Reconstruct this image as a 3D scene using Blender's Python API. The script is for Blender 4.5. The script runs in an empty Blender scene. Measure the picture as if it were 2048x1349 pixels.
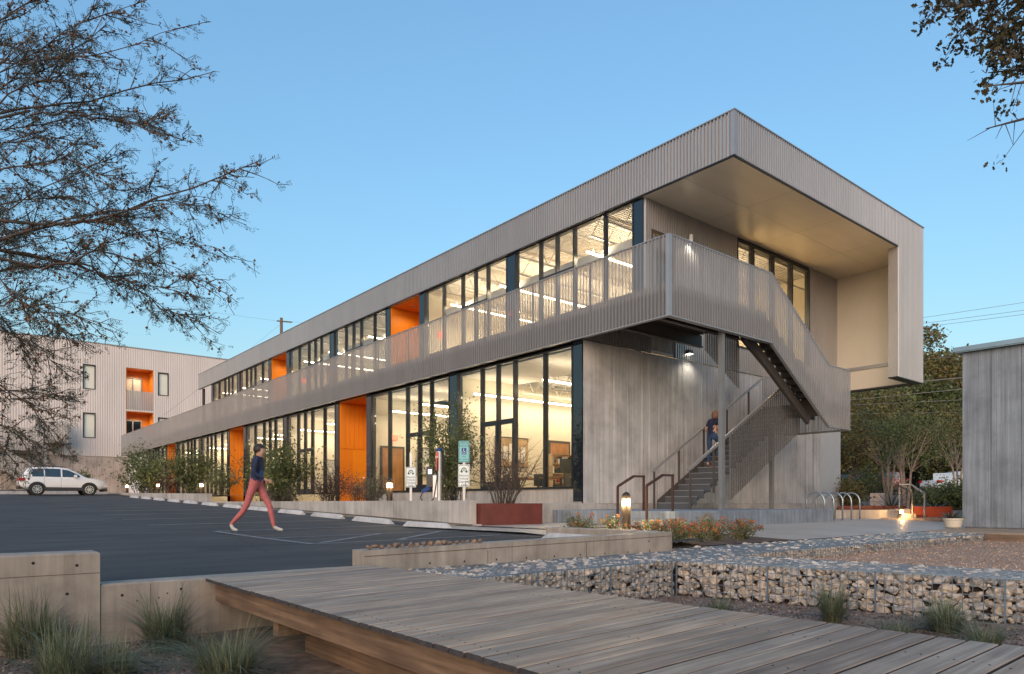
import bpy, bmesh, math, random
import numpy as np
from mathutils import Vector, Matrix, Euler
random.seed(7); rng = np.random.default_rng(7)
SC = bpy.context.scene
COL = SC.collection
# ------------------------------------------------------------------ camera, sky, sun, exposure
AZ = math.atan(1144 / 1393.0)                 # view direction, clockwise from +Y (the long facade runs along +Y)
cam = bpy.data.cameras.new('camera'); CAM = bpy.data.objects.new('camera', cam); COL.objects.link(CAM)
CAM.location = (0, 0, 1.4); CAM.rotation_euler = (math.pi / 2, 0, -AZ)
cam.sensor_width = 36; cam.lens = 24.487; cam.shift_y = 0.16187; cam.clip_start = 0.05; cam.clip_end = 1500
SC.camera = CAM
W = bpy.data.worlds.new('World'); SC.world = W; W.use_nodes = True
wn = W.node_tree; bgn = wn.nodes['Background']; sky = wn.nodes.new('ShaderNodeTexSky')
SUN_EL, SUN_AZ = 18.0, 232.0
sky.sky_type = 'NISHITA'; sky.sun_disc = False; sky.sun_elevation = math.radians(SUN_EL); sky.sun_rotation = math.radians(SUN_AZ)
sky.air_density = 2.2; sky.dust_density = 0.6; sky.ozone_density = 10.0
gam = wn.nodes.new('ShaderNodeGamma'); gam.inputs[1].default_value = .74      # evens the whole dome out, as the dusk sky is
wn.links.new(sky.outputs[0], gam.inputs[0]); wn.links.new(gam.outputs[0], bgn.inputs[0]); bgn.inputs[1].default_value = 0.122
sun = bpy.data.lights.new('sun', 'SUN'); SUN = bpy.data.objects.new('sun', sun); COL.objects.link(SUN)
sun.energy = 1.15; sun.angle = math.radians(55); sun.color = (1.0, 0.72, 0.53)
sd = Vector((math.sin(math.radians(SUN_AZ)) * math.cos(math.radians(SUN_EL)), math.cos(math.radians(SUN_AZ)) * math.cos(math.radians(SUN_EL)), math.sin(math.radians(SUN_EL))))
SUN.rotation_euler = sd.to_track_quat('Z', 'Y').to_euler(); SUN.location = (-20, -20, 30)
SC.view_settings.view_transform = 'Standard'; SC.view_settings.look = 'None'; SC.view_settings.exposure = 1.5; SC.view_settings.gamma = 1
SC.cycles.use_denoising = True; SC.cycles.max_bounces = 8; SC.cycles.transparent_max_bounces = 24
SC.cycles.diffuse_bounces = 3; SC.cycles.glossy_bounces = 3; SC.cycles.sample_clamp_indirect = 4; SC.cycles.caustics_reflective = False; SC.cycles.caustics_refractive = False

# ------------------------------------------------------------------ materials
MATS = {}
def nmat(name):
    m = bpy.data.materials.new(name); m.use_nodes = True; MATS[name] = m
    nt = m.node_tree; return m, nt, nt.nodes['Principled BSDF']
def coords(nt, scale=(1, 1, 1)):
    tc = nt.nodes.new('ShaderNodeNewGeometry'); mp = nt.nodes.new('ShaderNodeMapping'); mp.inputs['Scale'].default_value = scale
    nt.links.new(tc.outputs['Position'], mp.inputs[0]); return mp.outputs[0]
def noise(nt, vec, scale, detail=4, rough=.6):
    n = nt.nodes.new('ShaderNodeTexNoise'); n.inputs['Scale'].default_value = scale; n.inputs['Detail'].default_value = detail; n.inputs['Roughness'].default_value = rough
    nt.links.new(vec, n.inputs['Vector']); return n.outputs[0]
def ramp(nt, fac, stops):
    r = nt.nodes.new('ShaderNodeValToRGB'); e = r.color_ramp.elements
    while len(e) < len(stops): e.new(.5)
    for k, (p, c) in enumerate(stops): e[k].position = p; e[k].color = (*c, 1)
    nt.links.new(fac, r.inputs[0]); return r.outputs[0]
def mixc(nt, a, b, fac, mode='MULTIPLY'):
    m = nt.nodes.new('ShaderNodeMix'); m.data_type = 'RGBA'; m.blend_type = mode
    if isinstance(fac, (int, float)): m.inputs[0].default_value = fac
    else: nt.links.new(fac, m.inputs[0])
    for s, v in ((6, a), (7, b)):
        if isinstance(v, tuple): m.inputs[s].default_value = (*v, 1)
        else: nt.links.new(v, m.inputs[s])
    return m.outputs[2]
def bump(nt, bs, h, strength=.3, dist=.01):
    b = nt.nodes.new('ShaderNodeBump'); b.inputs['Strength'].default_value = strength; b.inputs['Distance'].default_value = dist
    nt.links.new(h, b.inputs['Height']); nt.links.new(b.outputs[0], bs.inputs['Normal'])
def plain(name, col, rough=.6, metal=0, var=.15, vs=3.0, bs=0, scale=(1, 1, 1), spec=None):
    m, nt, b = nmat(name); v = coords(nt, scale); n = noise(nt, v, vs, 5)
    lo = tuple(c * (1 - var) for c in col); hi = tuple(min(1, c * (1 + var)) for c in col)
    nt.links.new(ramp(nt, n, [(.3, lo), (.7, hi)]), b.inputs['Base Color'])
    b.inputs['Roughness'].default_value = rough; b.inputs['Metallic'].default_value = metal
    if spec is not None: b.inputs['Specular IOR Level'].default_value = spec
    if bs: bump(nt, b, noise(nt, v, bs, 6), .35 if bs > 11.5 else .9, .006 if bs > 11.5 else .03)
    return m
def concrete(name, col, streak=1.0, rough=.75, vs=1.2):
    m, nt, b = nmat(name)
    v = coords(nt); v2 = coords(nt, (9, 9, .35)); v3 = coords(nt, (26, 26, .5))
    a = ramp(nt, noise(nt, v, vs, 8, .65), [(.28, tuple(c * .62 for c in col)), (.52, col), (.75, tuple(min(1, c * 1.2) for c in col))])
    s = ramp(nt, noise(nt, v2, 1.0, 5), [(.35, (.62, .59, .55)), (.65, (1.1, 1.09, 1.08))])
    s2 = ramp(nt, noise(nt, v3, 1.0, 3), [(.35, (.72, .7, .68)), (.65, (1.08, 1.07, 1.06))])
    c = mixc(nt, a, s, .75 * streak); c = mixc(nt, c, s2, .6 * streak)
    nt.links.new(c, b.inputs['Base Color']); b.inputs['Roughness'].default_value = rough
    bump(nt, b, noise(nt, v, 60, 5), .25, .004); return m
def leafmat(name, cols, trans=.35):
    m, nt, b = nmat(name); g = nt.nodes.new('ShaderNodeNewGeometry')
    n = len(cols); c = ramp(nt, g.outputs['Random Per Island'], [(k / (n - 1), cols[k]) for k in range(n)])
    v = coords(nt); big = ramp(nt, noise(nt, v, 1.6, 2), [(.3, (.6, .6, .6)), (.7, (1.25, 1.25, 1.2))]); c = mixc(nt, c, big, 1.0)
    nt.links.new(c, b.inputs['Base Color']); b.inputs['Roughness'].default_value = .55
    t = nt.nodes.new('ShaderNodeBsdfTranslucent'); nt.links.new(c, t.inputs[0]); mx = nt.nodes.new('ShaderNodeMixShader'); mx.inputs[0].default_value = trans
    nt.links.new(b.outputs[0], mx.inputs[1]); nt.links.new(t.outputs[0], mx.inputs[2]); nt.links.new(mx.outputs[0], nt.nodes['Material Output'].inputs[0]); return m
def emit(name, col, s):
    m, nt, b = nmat(name); b.inputs['Base Color'].default_value = (*col, 1); b.inputs['Emission Color'].default_value = (*col, 1); b.inputs['Emission Strength'].default_value = s; return m
def wood(name, cols, along, rough=.6, ring=9.0, per_object=.5):
    """grain stretched along one axis (0 x, 1 y, 2 z)"""
    m, nt, b = nmat(name); sc = [ring * 4] * 3; sc[along] = ring * .16
    oi = nt.nodes.new('ShaderNodeObjectInfo'); tc = nt.nodes.new('ShaderNodeNewGeometry'); ad = nt.nodes.new('ShaderNodeVectorMath'); ad.operation = 'MULTIPLY_ADD'
    ad.inputs[1].default_value = (1, 1, 1); cb = nt.nodes.new('ShaderNodeCombineXYZ')
    mu = nt.nodes.new('ShaderNodeMath'); mu.operation = 'MULTIPLY'; mu.inputs[1].default_value = 40; nt.links.new(oi.outputs['Random'], mu.inputs[0])
    for k in range(3): nt.links.new(mu.outputs[0], cb.inputs[k])
    nt.links.new(tc.outputs['Position'], ad.inputs[0]); nt.links.new(cb.outputs[0], ad.inputs[2])
    mp = nt.nodes.new('ShaderNodeMapping'); mp.inputs['Scale'].default_value = sc; nt.links.new(ad.outputs[0], mp.inputs[0])
    g = noise(nt, mp.outputs[0], 1.0, 6, .6); c = ramp(nt, g, [(.3, cols[0]), (.55, cols[1]), (.75, cols[2])])
    tone = ramp(nt, oi.outputs['Random'], [(0, (.62, .56, .52)), (.35, (.9, .9, .9)), (.7, (1.12, 1.06, 1.0)), (1, (1.25, 1.12, .98))]); c = mixc(nt, c, tone, per_object)
    blot = ramp(nt, noise(nt, ad.outputs[0], 2.2, 4), [(.35, (.72, .72, .74)), (.65, (1.1, 1.1, 1.1))]); c = mixc(nt, c, blot, .8)
    nt.links.new(c, b.inputs['Base Color']); b.inputs['Roughness'].default_value = rough; bump(nt, b, g, .3, .003); return m

metal = plain('corrugated_metal', (.455, .43, .415), .36, .6, .07, .8, scale=(1, 1, .3))
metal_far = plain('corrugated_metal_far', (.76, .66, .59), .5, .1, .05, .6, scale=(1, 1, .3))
# perforated sheet: holes far too fine to model, so the sheet lets part of the light through
def perf(name, col, hole):
    m, nt, b = nmat(name); v = coords(nt, (1, 1, .3)); nt.links.new(ramp(nt, noise(nt, v, 1, 3), [(.3, tuple(c * .92 for c in col)), (.7, tuple(c * 1.06 for c in col))]), b.inputs['Base Color'])
    b.inputs['Metallic'].default_value = .5; b.inputs['Roughness'].default_value = .45
    t = nt.nodes.new('ShaderNodeBsdfTransparent'); mx = nt.nodes.new('ShaderNodeMixShader'); mx.inputs[0].default_value = hole
    nt.links.new(b.outputs[0], mx.inputs[1]); nt.links.new(t.outputs[0], mx.inputs[2]); nt.links.new(mx.outputs[0], nt.nodes['Material Output'].inputs[0]); return m
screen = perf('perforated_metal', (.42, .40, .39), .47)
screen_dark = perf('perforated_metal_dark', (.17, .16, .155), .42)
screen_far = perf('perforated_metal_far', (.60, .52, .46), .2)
trim = plain('metal_trim', (.38, .36, .35), .4, .5, .05)
dark_steel = plain('dark_steel', (.07, .058, .05), .55, 0, .12)
frame = plain('bronze_frame', (.028, .029, .033), .35, .3, .1)
glossy_dark = plain('dark_glass_panel', (.012, .016, .022), .04, 0, .05, spec=.9)
soffit_m = plain('soffit_panel', (.92, .80, .60), .30, .05, .06, .7, scale=(.4, 2, 1))
beige = plain('beige_panel', (.80, .72, .58), .45, 0, .06, .5)
orange = plain('orange_panel', (.70, .215, .014), .42, 0, .08, 1.2, scale=(3, 3, .4))
orange_door = plain('orange_door', (.72, .26, .014), .42, 0, .05)
orange_ceil = plain('orange_ceiling', (.72, .21, .03), .45, 0, .06)
cream = plain('cream_wall', (.80, .745, .62), .7, 0, .04)
ceil_white = plain('ceiling_deck', (.72, .70, .68), .6, 0, .06)
floor_in = plain('interior_floor', (.30, .26, .21), .35, 0, .2)
FLOOR2 = plain('maple_floor', (.62, .50, .34), .4, 0, .1)
white_grey = plain('light_grey_panel', (.47, .46, .45), .5, 0, .04)
white_paint = plain('white_paint', (.78, .78, .78), .5, 0, .05)
conc = concrete('concrete', (.45, .42, .385), .6)
conc_warm = concrete('concrete_garden', (.37, .315, .26), .6, vs=2.4)
conc_board = concrete('concrete_board_formed', (.52, .50, .48), .62, vs=.9)
conc_blue = concrete('concrete_blue_shaded', (.25, .29, .335), 1.0)  # bluish sky-lit shade of the outbuilding put into the colour; pad shares it
conc_pink = concrete('concrete_far', (.58, .48, .41), .8)
pave = plain('plaza_concrete', (.42, .37, .32), .45, 0, .16, .9, 40)
asphalt = None
def mk_asphalt():
    m, nt, b = nmat('asphalt'); v = coords(nt); big = ramp(nt, noise(nt, v, .28, 5), [(.3, (.026, .024, .0235)), (.7, (.052, .048, .046))])
    tr = ramp(nt, noise(nt, coords(nt, (.5, 1.6, 1)), 1.1, 7, .7), [(.36, (.55, .55, .55)), (.64, (1.45, 1.43, 1.4))]); fine = ramp(nt, noise(nt, v, 70, 4, .8), [(.32, (.5, .5, .5)), (.72, (1.7, 1.68, 1.65))]); vo = nt.nodes.new('ShaderNodeTexVoronoi'); vo.feature = 'DISTANCE_TO_EDGE'; vo.inputs['Scale'].default_value = .22; wob = mixc(nt, v, noise(nt, v, 1.3, 5), .35, 'ADD'); nt.links.new(wob, vo.inputs['Vector']); crk = ramp(nt, vo.outputs[0], [(.0, (.35, .35, .35)), (.006, (1, 1, 1))]); stain = ramp(nt, noise(nt, v, .9, 3), [(.30, (.5, .5, .52)), (.40, (1, 1, 1))])
    c = mixc(nt, mixc(nt, mixc(nt, mixc(nt, big, tr, .9), fine, .9), crk, .8), stain, .7); nt.links.new(c, b.inputs['Base Color']); b.inputs['Roughness'].default_value = .8; bump(nt, b, noise(nt, v, 90, 4), .6, .006); return m
asphalt = mk_asphalt()
line_paint = plain('worn_line_paint', (.20, .205, .215), .7, 0, .55, 9)
soil = plain('mulch_soil', (.085, .055, .042), .9, 0, .5, 14, 30)
bed_soil = plain('garden_bed', (.19, .135, .105), .9, 0, .55, 9, 45)
gravel_m = plain('decomposed_granite', (.40, .255, .175), .9, 0, .4, 60, 90)
deckwood = wood('weathered_deck', [(.22, .16, .115), (.37, .285, .21), (.52, .425, .325)], 0, per_object=.75)
end_gap_shade = plain('board_end_gap_shade', (.045, .04, .04), .8, 0, .4, 30)
joistwood = wood('timber_joist', [(.095, .055, .032), (.20, .125, .075), (.31, .21, .135)], 1, ring=7, per_object=.2)
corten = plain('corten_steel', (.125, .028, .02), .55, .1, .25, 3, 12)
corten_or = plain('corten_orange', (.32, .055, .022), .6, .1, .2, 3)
galv = plain('galvanised_steel', (.36, .41, .44), .35, .75, .12)
wire_m = plain('gabion_wire', (.19, .25, .31), .5, .55, .15)
rust_rail = plain('rail_brown', (.05, .024, .019), .5, .2, .15)
bark = plain('bark', (.085, .062, .05), .9, 0, .4, 12)
bark_pale = plain('bark_pale', (.30, .22, .17), .8, 0, .3, 8)
def stonemat(name, base):
    m, nt, b = nmat(name); oi = nt.nodes.new('ShaderNodeObjectInfo'); g = nt.nodes.new('ShaderNodeNewGeometry'); ad = nt.nodes.new('ShaderNodeMath'); nt.links.new(oi.outputs['Random'], ad.inputs[0]); nt.links.new(g.outputs['Random Per Island'], ad.inputs[1])
    fr = nt.nodes.new('ShaderNodeMath'); fr.operation = 'FRACT'; nt.links.new(ad.outputs[0], fr.inputs[0])
    c = ramp(nt, fr.outputs[0], [(0, tuple(x * .75 for x in base)), (.4, base), (.75, (base[0] * 1.15, base[1] * 1.02, base[2] * .85)), (1, tuple(min(1, x * 1.35) for x in base))])
    v = coords(nt); sp = ramp(nt, noise(nt, v, 26, 6, .7), [(.34, (.4, .34, .28)), (.5, (.95, .92, .88)), (.7, (1.2, 1.2, 1.2))]); c = mixc(nt, c, sp, .9)
    nt.links.new(c, b.inputs['Base Color']); b.inputs['Roughness'].default_value = .85; bump(nt, b, noise(nt, v, 45, 6), .6, .01); return m
stone_m = stonemat('limestone', (.47, .435, .40))
rock_m = stonemat('river_rock', (.25, .175, .125))
LF = {'olive': leafmat('leaf_olive', [(.065, .09, .03), (.12, .155, .052), (.19, .22, .08), (.25, .25, .11)]),
      'dark': leafmat('leaf_dark', [(.065, .08, .026), (.11, .13, .04), (.165, .175, .06)]),
      'gold': leafmat('leaf_gold', [(.09, .10, .03), (.19, .17, .05), (.28, .19, .07), (.15, .14, .045)]),
      'brown': leafmat('leaf_brown', [(.05, .028, .022), (.085, .045, .035), (.11, .07, .045)]),
      'acacia': leafmat('leaf_acacia', [(.03, .04, .025), (.055, .065, .04), (.085, .085, .05)], .2),
      'oak': leafmat('leaf_oak', [(.035, .03, .016), (.07, .058, .025), (.11, .08, .035), (.06, .065, .028)], .3),
      'grey': leafmat('leaf_grey', [(.10, .11, .075), (.16, .165, .11), (.21, .20, .13)]),
      'grass': leafmat('grass_blade', [(.09, .115, .06), (.15, .185, .10), (.20, .23, .14), (.28, .24, .14)], .25),
      'agave': leafmat('leaf_agave', [(.06, .075, .07), (.09, .11, .10), (.12, .14, .125)], .1),
      'flower': leafmat('flower_orange', [(.55, .10, .02), (.65, .20, .04), (.45, .05, .02)]),
      'lantana': leafmat('leaf_lantana', [(.10, .13, .05), (.19, .21, .08), (.27, .27, .13)])}
pod_m = plain('seed_ball', (.15, .075, .035), .8, 0, .4, 30)
def glassm(name, tint, fr=1.5):
    m, nt, b = nmat(name); nt.nodes.remove(b); t = nt.nodes.new('ShaderNodeBsdfTransparent'); t.inputs[0].default_value = (*tint, 1); g = nt.nodes.new('ShaderNodeBsdfGlossy'); g.inputs['Roughness'].default_value = .0
    f = nt.nodes.new('ShaderNodeFresnel'); f.inputs[0].default_value = fr; mx = nt.nodes.new('ShaderNodeMixShader'); nt.links.new(f.outputs[0], mx.inputs[0]); nt.links.new(t.outputs[0], mx.inputs[1]); nt.links.new(g.outputs[0], mx.inputs[2]); nt.links.new(mx.outputs[0], nt.nodes['Material Output'].inputs[0]); return m
glass = glassm('window_glass', (.93, .95, .94), 1.6)
WARM = (1.0, .79, .51)
strip_m = emit('strip_lamp', (1.0, .82, .56), 5.0)
lamp_m = emit('lamp_glow', (1.0, .80, .50), 7.0)
cool_lamp = emit('cool_lamp', (1.0, .93, .80), 3.0)
red_box = plain('red_plastic', (.45, .03, .02), .4, 0, .05)
exit_m = emit('exit_sign', (1.0, .12, .06), 1.2)

# ------------------------------------------------------------------ mesh helpers
class MB:
    def __init__(s): s.v = []; s.f = []
    def add(s, v, f):
        n = len(s.v); s.v += [tuple(map(float, p)) for p in v]; s.f += [tuple(i + n for i in q) for q in f]; return s
    def box(s, x0, y0, z0, x1, y1, z1):
        x0, x1 = sorted((x0, x1)); y0, y1 = sorted((y0, y1)); z0, z1 = sorted((z0, z1))
        return s.add([(x0, y0, z0), (x1, y0, z0), (x1, y1, z0), (x0, y1, z0), (x0, y0, z1), (x1, y0, z1), (x1, y1, z1), (x0, y1, z1)], [(3, 2, 1, 0), (4, 5, 6, 7), (0, 1, 5, 4), (1, 2, 6, 5), (2, 3, 7, 6), (3, 0, 4, 7)])
    def cham(s, x0, y0, z0, x1, y1, z1, b=.01):
        """box with its top edges chamfered"""
        a = [(x0, y0), (x1, y0), (x1, y1), (x0, y1)]; i = [(x0 + b, y0 + b), (x1 - b, y0 + b), (x1 - b, y1 - b), (x0 + b, y1 - b)]
        v = [(*p, z0) for p in a] + [(*p, z1 - b) for p in a] + [(*p, z1) for p in i]; f = [(3, 2, 1, 0), (8, 9, 10, 11)]
        for k in range(4): f += [(k, (k + 1) % 4, 4 + (k + 1) % 4, 4 + k), (4 + k, 4 + (k + 1) % 4, 8 + (k + 1) % 4, 8 + k)]
        return s.add(v, f)
    def quad(s, *p): return s.add(p, [tuple(range(len(p)))])
    def bar(s, a, b, w, h=None, up=(0, 0, 1)):
        h = h or w; a = Vector(a); b = Vector(b); d = (b - a).normalized(); u = Vector(up)
        if abs(d.dot(u)) > .95: u = Vector((1, 0, 0))
        r = d.cross(u).normalized(); u = r.cross(d)
        v = [p + r * (sx * w / 2) + u * (sz * h / 2) for p in (a, b) for sx, sz in ((-1, -1), (1, -1), (1, 1), (-1, 1))]
        return s.add(v, [(0, 1, 2, 3), (7, 6, 5, 4), (0, 4, 5, 1), (1, 5, 6, 2), (2, 6, 7, 3), (3, 7, 4, 0)])
    def tube(s, pts, r, n=6):
        pts = [Vector(p) for p in pts]; rs = r if isinstance(r, (list, tuple)) else [r] * len(pts); base = len(s.v); ref = None
        for i, p in enumerate(pts):
            d = (pts[min(i + 1, len(pts) - 1)] - pts[max(i - 1, 0)]).normalized()
            if ref is None: ref = d.orthogonal().normalized()
            ref = (ref - d * ref.dot(d)); ref = ref.normalized() if ref.length > 1e-6 else d.orthogonal().normalized(); w = d.cross(ref)
            for k in range(n):
                a = 2 * math.pi * k / n; s.v.append(tuple(p + (ref * math.cos(a) + w * math.sin(a)) * rs[i]))
        for i in range(len(pts) - 1):
            for k in range(n): s.f.append((base + i * n + k, base + i * n + (k + 1) % n, base + (i + 1) * n + (k + 1) % n, base + (i + 1) * n + k))
        s.f.append(tuple(base + k for k in reversed(range(n)))); s.f.append(tuple(base + (len(pts) - 1) * n + k for k in range(n))); return s
    def lathe(s, prof, c=(0, 0, 0), n=20):
        base = len(s.v)
        for r, z in prof:
            for k in range(n): a = 2 * math.pi * k / n; s.v.append((c[0] + r * math.cos(a), c[1] + r * math.sin(a), c[2] + z))
        for i in range(len(prof) - 1):
            for k in range(n): s.f.append((base + i * n + k, base + i * n + (k + 1) % n, base + (i + 1) * n + (k + 1) % n, base + (i + 1) * n + k))
        s.f.append(tuple(base + k for k in reversed(range(n)))); s.f.append(tuple(base + (len(prof) - 1) * n + k for k in range(n))); return s
    def prism(s, poly, z0, z1):
        n = len(poly); zz = lambda z, p: z(*p) if callable(z) else z
        return s.add([(*p, zz(z0, p)) for p in poly] + [(*p, zz(z1, p)) for p in poly], [tuple(reversed(range(n))), tuple(range(n, 2 * n))] + [(k, (k + 1) % n, n + (k + 1) % n, n + k) for k in range(n)])
    def side(s, poly, a, b, axis):
        """profile extruded along an axis: axis 1 -> poly is (x,z) from y=a to b; axis 0 -> poly is (y,z) from x=a to b"""
        n = len(poly); P = (lambda p, t: (p[0], t, p[1])) if axis == 1 else (lambda p, t: (t, p[0], p[1]))
        return s.add([P(p, a) for p in poly] + [P(p, b) for p in poly], [tuple(range(n)), tuple(reversed(range(n, 2 * n)))] + [(k, n + k, n + (k + 1) % n, (k + 1) % n) for k in range(n)])
    def corr(s, p0, p1, zb, zt, nrm, pitch=.11, dep=.045):
        """ribbed sheet from p0 to p1 (xy); zb/zt numbers or functions of distance; ribs stand out along nrm"""
        L = math.hypot(p1[0] - p0[0], p1[1] - p0[1]); n = max(1, round(L / pitch)); pt = L / n; ux, uy = (p1[0] - p0[0]) / L, (p1[1] - p0[1]) / L; prof = []
        for k in range(n): prof += [(k * pt, 0), (k * pt + pt * .40, 0), (k * pt + pt * .50, 1), (k * pt + pt * .90, 1)]
        prof.append((L, 0)); fb = zb if callable(zb) else (lambda q: zb); ft = zt if callable(zt) else (lambda q: zt); base = len(s.v)
        for q, o in prof:
            x = p0[0] + ux * q + nrm[0] * dep * o; y = p0[1] + uy * q + nrm[1] * dep * o; s.v += [(x, y, fb(q)), (x, y, ft(q))]
        for k in range(len(prof) - 1): s.f.append((base + 2 * k, base + 2 * k + 2, base + 2 * k + 3, base + 2 * k + 1))
        return s
def mesh_of(name, mb):
    me = bpy.data.meshes.new(name); me.from_pydata(mb.v, [], mb.f); me.update(); return me
def np_mesh(name, V, F):
    me = bpy.data.meshes.new(name); V = np.asarray(V, np.float32); F = np.asarray(F, np.int32); k = F.shape[1]
    me.vertices.add(len(V)); me.vertices.foreach_set('co', V.ravel()); me.loops.add(F.size); me.loops.foreach_set('vertex_index', F.ravel())
    me.polygons.add(len(F)); me.polygons.foreach_set('loop_start', np.arange(0, F.size, k, dtype=np.int32)); me.polygons.foreach_set('loop_total', np.full(len(F), k, np.int32)); me.update(); return me
def props(o, label=None, cat=None, group=None, kind=None):
    if label: o['label'] = label
    if cat: o['category'] = cat
    if group: o['group'] = group
    if kind: o['kind'] = kind
    return o
def ob(name, geo, m, parent=None, label=None, cat=None, group=None, kind=None, smooth=False, local=False):
    me = mesh_of(name, geo) if isinstance(geo, MB) else geo
    if m is not None and len(me.materials) == 0: me.materials.append(m)
    if smooth: me.polygons.foreach_set('use_smooth', [True] * len(me.polygons))
    o = bpy.data.objects.new(name, me); COL.objects.link(o)
    if parent:
        o.parent = parent
        if not local:
            t = parent.location if parent.parent is None else Vector((0, 0, 0))     # parts built in place have an identity world matrix
            o.matrix_parent_inverse = Matrix.Translation(-t)
    return props(o, label, cat, group, kind)
def thing(name, label, cat, loc=(0, 0, 0), group=None, rz=0):
    o = bpy.data.objects.new(name, None); COL.objects.link(o); o.location = loc; o.rotation_euler = (0, 0, rz); o.empty_display_size = .2; return props(o, label, cat, group)
def struct(name, geo, m): return ob(name, geo, m, kind='structure')
def kids(o): return [c for c in bpy.data.objects if c.parent == o]
def copy_tree(root, loc, rz=0, label=None, s=1.0, parent=None):
    c = root.copy(); COL.objects.link(c); c.parent = parent
    if parent is None: c.location = loc; c.rotation_euler = (0, 0, rz); c.scale = (s, s, s) if isinstance(s, (int, float)) else s
    if label: c['label'] = label
    for ch in TREE.get(root.name, []): copy_tree(ch, None, parent=c)
    return c
TREE = {}
def reg(root):
    ks = [c for c in bpy.data.objects if c.parent == root]; TREE[root.name] = ks
    for k in ks: reg(k)
def lamp(parent, loc, power, col, radius=.05, spot=None, rot=None):
    l = bpy.data.lights.new('lamp_light', 'SPOT' if spot else 'POINT'); l.energy = power; l.color = col; l.shadow_soft_size = radius
    if spot: l.spot_size = math.radians(spot); l.spot_blend = .7
    o = bpy.data.objects.new('lamp_light', l); COL.objects.link(o); o.location = loc; o.parent = parent
    if rot: o.rotation_euler = rot
    p = parent
    o.matrix_parent_inverse = Matrix.Translation(-p.location); return o

# ------------------------------------------------------------------ ground levels
def smooth01(t): t = min(1, max(0, t)); return t * t * (3 - 2 * t)
def lot_z(x, y): return .803 + .004 * (min(y, 13) - 6) + .009 * (x - 3) + .0272 * max(0, y - 13.0)
def plaza_z(x, y): return .765 + .046 * (min(max(y, 6.2), 9.0) - 6.2)
def grid(x0, x1, y0, y1, nx, ny, zf):
    mb = MB(); mb.v = [(x0 + (x1 - x0) * i / nx, y0 + (y1 - y0) * j / ny, zf(x0 + (x1 - x0) * i / nx, y0 + (y1 - y0) * j / ny)) for j in range(ny + 1) for i in range(nx + 1)]
    mb.f = [(j * (nx + 1) + i, j * (nx + 1) + i + 1, (j + 1) * (nx + 1) + i + 1, (j + 1) * (nx + 1) + i) for j in range(ny) for i in range(nx)]; return mb
def ground_z(x, y):
    # garden hollow near the boardwalk, rising to the street far to the right and behind the car park
    if y > 6.3: z = -.1 + .0272 * max(0, y - 13)
    else: z = .36
    far = smooth01((x - 22.0) / 1.6)
    return z * (1 - far) + (.88 + .034 * min(max(0, x - 23), 45)) * far
gm = MB()
xs = [-400, -150, -60, -30, -10, -4, 0, 2, 4, 6, 8, 12, 16, 20, 22, 22.5, 23, 23.6, 25, 29, 33, 38, 45, 60, 90, 150, 400]; ys = [-400, -150, -50, -15, -5, 0, 2, 4, 5.9, 6.35, 8, 13, 20, 40, 60, 80, 120, 200, 500]
gm.v = [(x, y, ground_z(x, y)) for y in ys for x in xs]; nx = len(xs)
gm.f = [(j * nx + i, j * nx + i + 1, (j + 1) * nx + i + 1, (j + 1) * nx + i) for j in range(len(ys) - 1) for i in range(nx - 1)]
struct('ground', gm, bed_soil)
struct('parking_lot', grid(-60, 8.78, 6.09, 76, 40, 60, lot_z), asphalt)
pl = grid(7.7, 22.6, 6.15, 13.2, 20, 12, plaza_z); struct('plaza_pavement', pl, pave)
struct('side_walk_strip', grid(8.79, 11.65, 9.6, 12.77, 4, 4, lambda x, y: .912), pave)
struct('planter_soil', grid(8.92, 13.3, 12.76, 31.2, 3, 8, lambda x, y: 1.37), soil)
ob('planter_kerb', MB().cham(10.73, 12.72, .6, 13.29, 12.90, 1.39, .012), conc, label='concrete kerb between the rust red planter and the storefront corner', cat='kerb')
struct('planter_soil_upper', grid(8.95, 13.3, 31.2, 75, 3, 8, lambda x, y: 1.72 + .012 * (y - 31.2)), soil)
struct('gravel_court', grid(7.3, 24, -6, 5.05, 20, 12, lambda x, y: .60 + .012 * math.sin(3 * x) * math.cos(2.1 * y)), gravel_m)
# ------------------------------------------------------------------ main building
XB, XG, XG2, XF = 13.10, 13.35, 15.85, 15.75        # guard screen, ground floor glass, upper glass, roof fascia
YF, YE = 10.20, 13.25                                # front plane of roof and balcony, end wall
ZP, ZS, ZH = 1.37, 1.79, 5.70                        # plinth, sill, storefront head
ZBB, ZFL, ZRT = 5.77, 6.59, 7.66                     # screen foot, gallery floor, rail top
ZSO, ZTOP = 10.33, 11.50                             # soffit, roof edge
XR = 27.85
BLD = thing('office_building', 'two storey ribbed metal office building with deep overhanging roof and lit glass fronts', 'building', (XG, YE, ZP))
# roof: fascia in sheets, each a part
def run_panels(name, p0, p1, step, zb, zt, nrm, m, parent, pitch=.11, dep=.045):
    L = math.hypot(p1[0] - p0[0], p1[1] - p0[1]); n = max(1, round(L / step)); u = ((p1[0] - p0[0]) / L, (p1[1] - p0[1]) / L)
    for k in range(n):
        a, b = L * k / n, L * (k + 1) / n - .004
        q0 = (p0[0] + u[0] * a, p0[1] + u[1] * a); q1 = (p0[0] + u[0] * b, p0[1] + u[1] * b)
        fb = (lambda q, a=a: zb(q + a)) if callable(zb) else zb; ft = (lambda q, a=a: zt(q + a)) if callable(zt) else zt
        ob(name, MB().corr(q0, q1, fb, ft, nrm, pitch, dep), m, parent)
run_panels('fascia_panel', (XF, YF + .05), (XF, 58.1), 3.08, ZSO, ZTOP - .03, (-1, 0), metal, BLD)
run_panels('fascia_panel', (XF + .06, YF), (25.70, YF), 2.5, ZSO, ZTOP - .03, (0, -1), metal, BLD)
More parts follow.
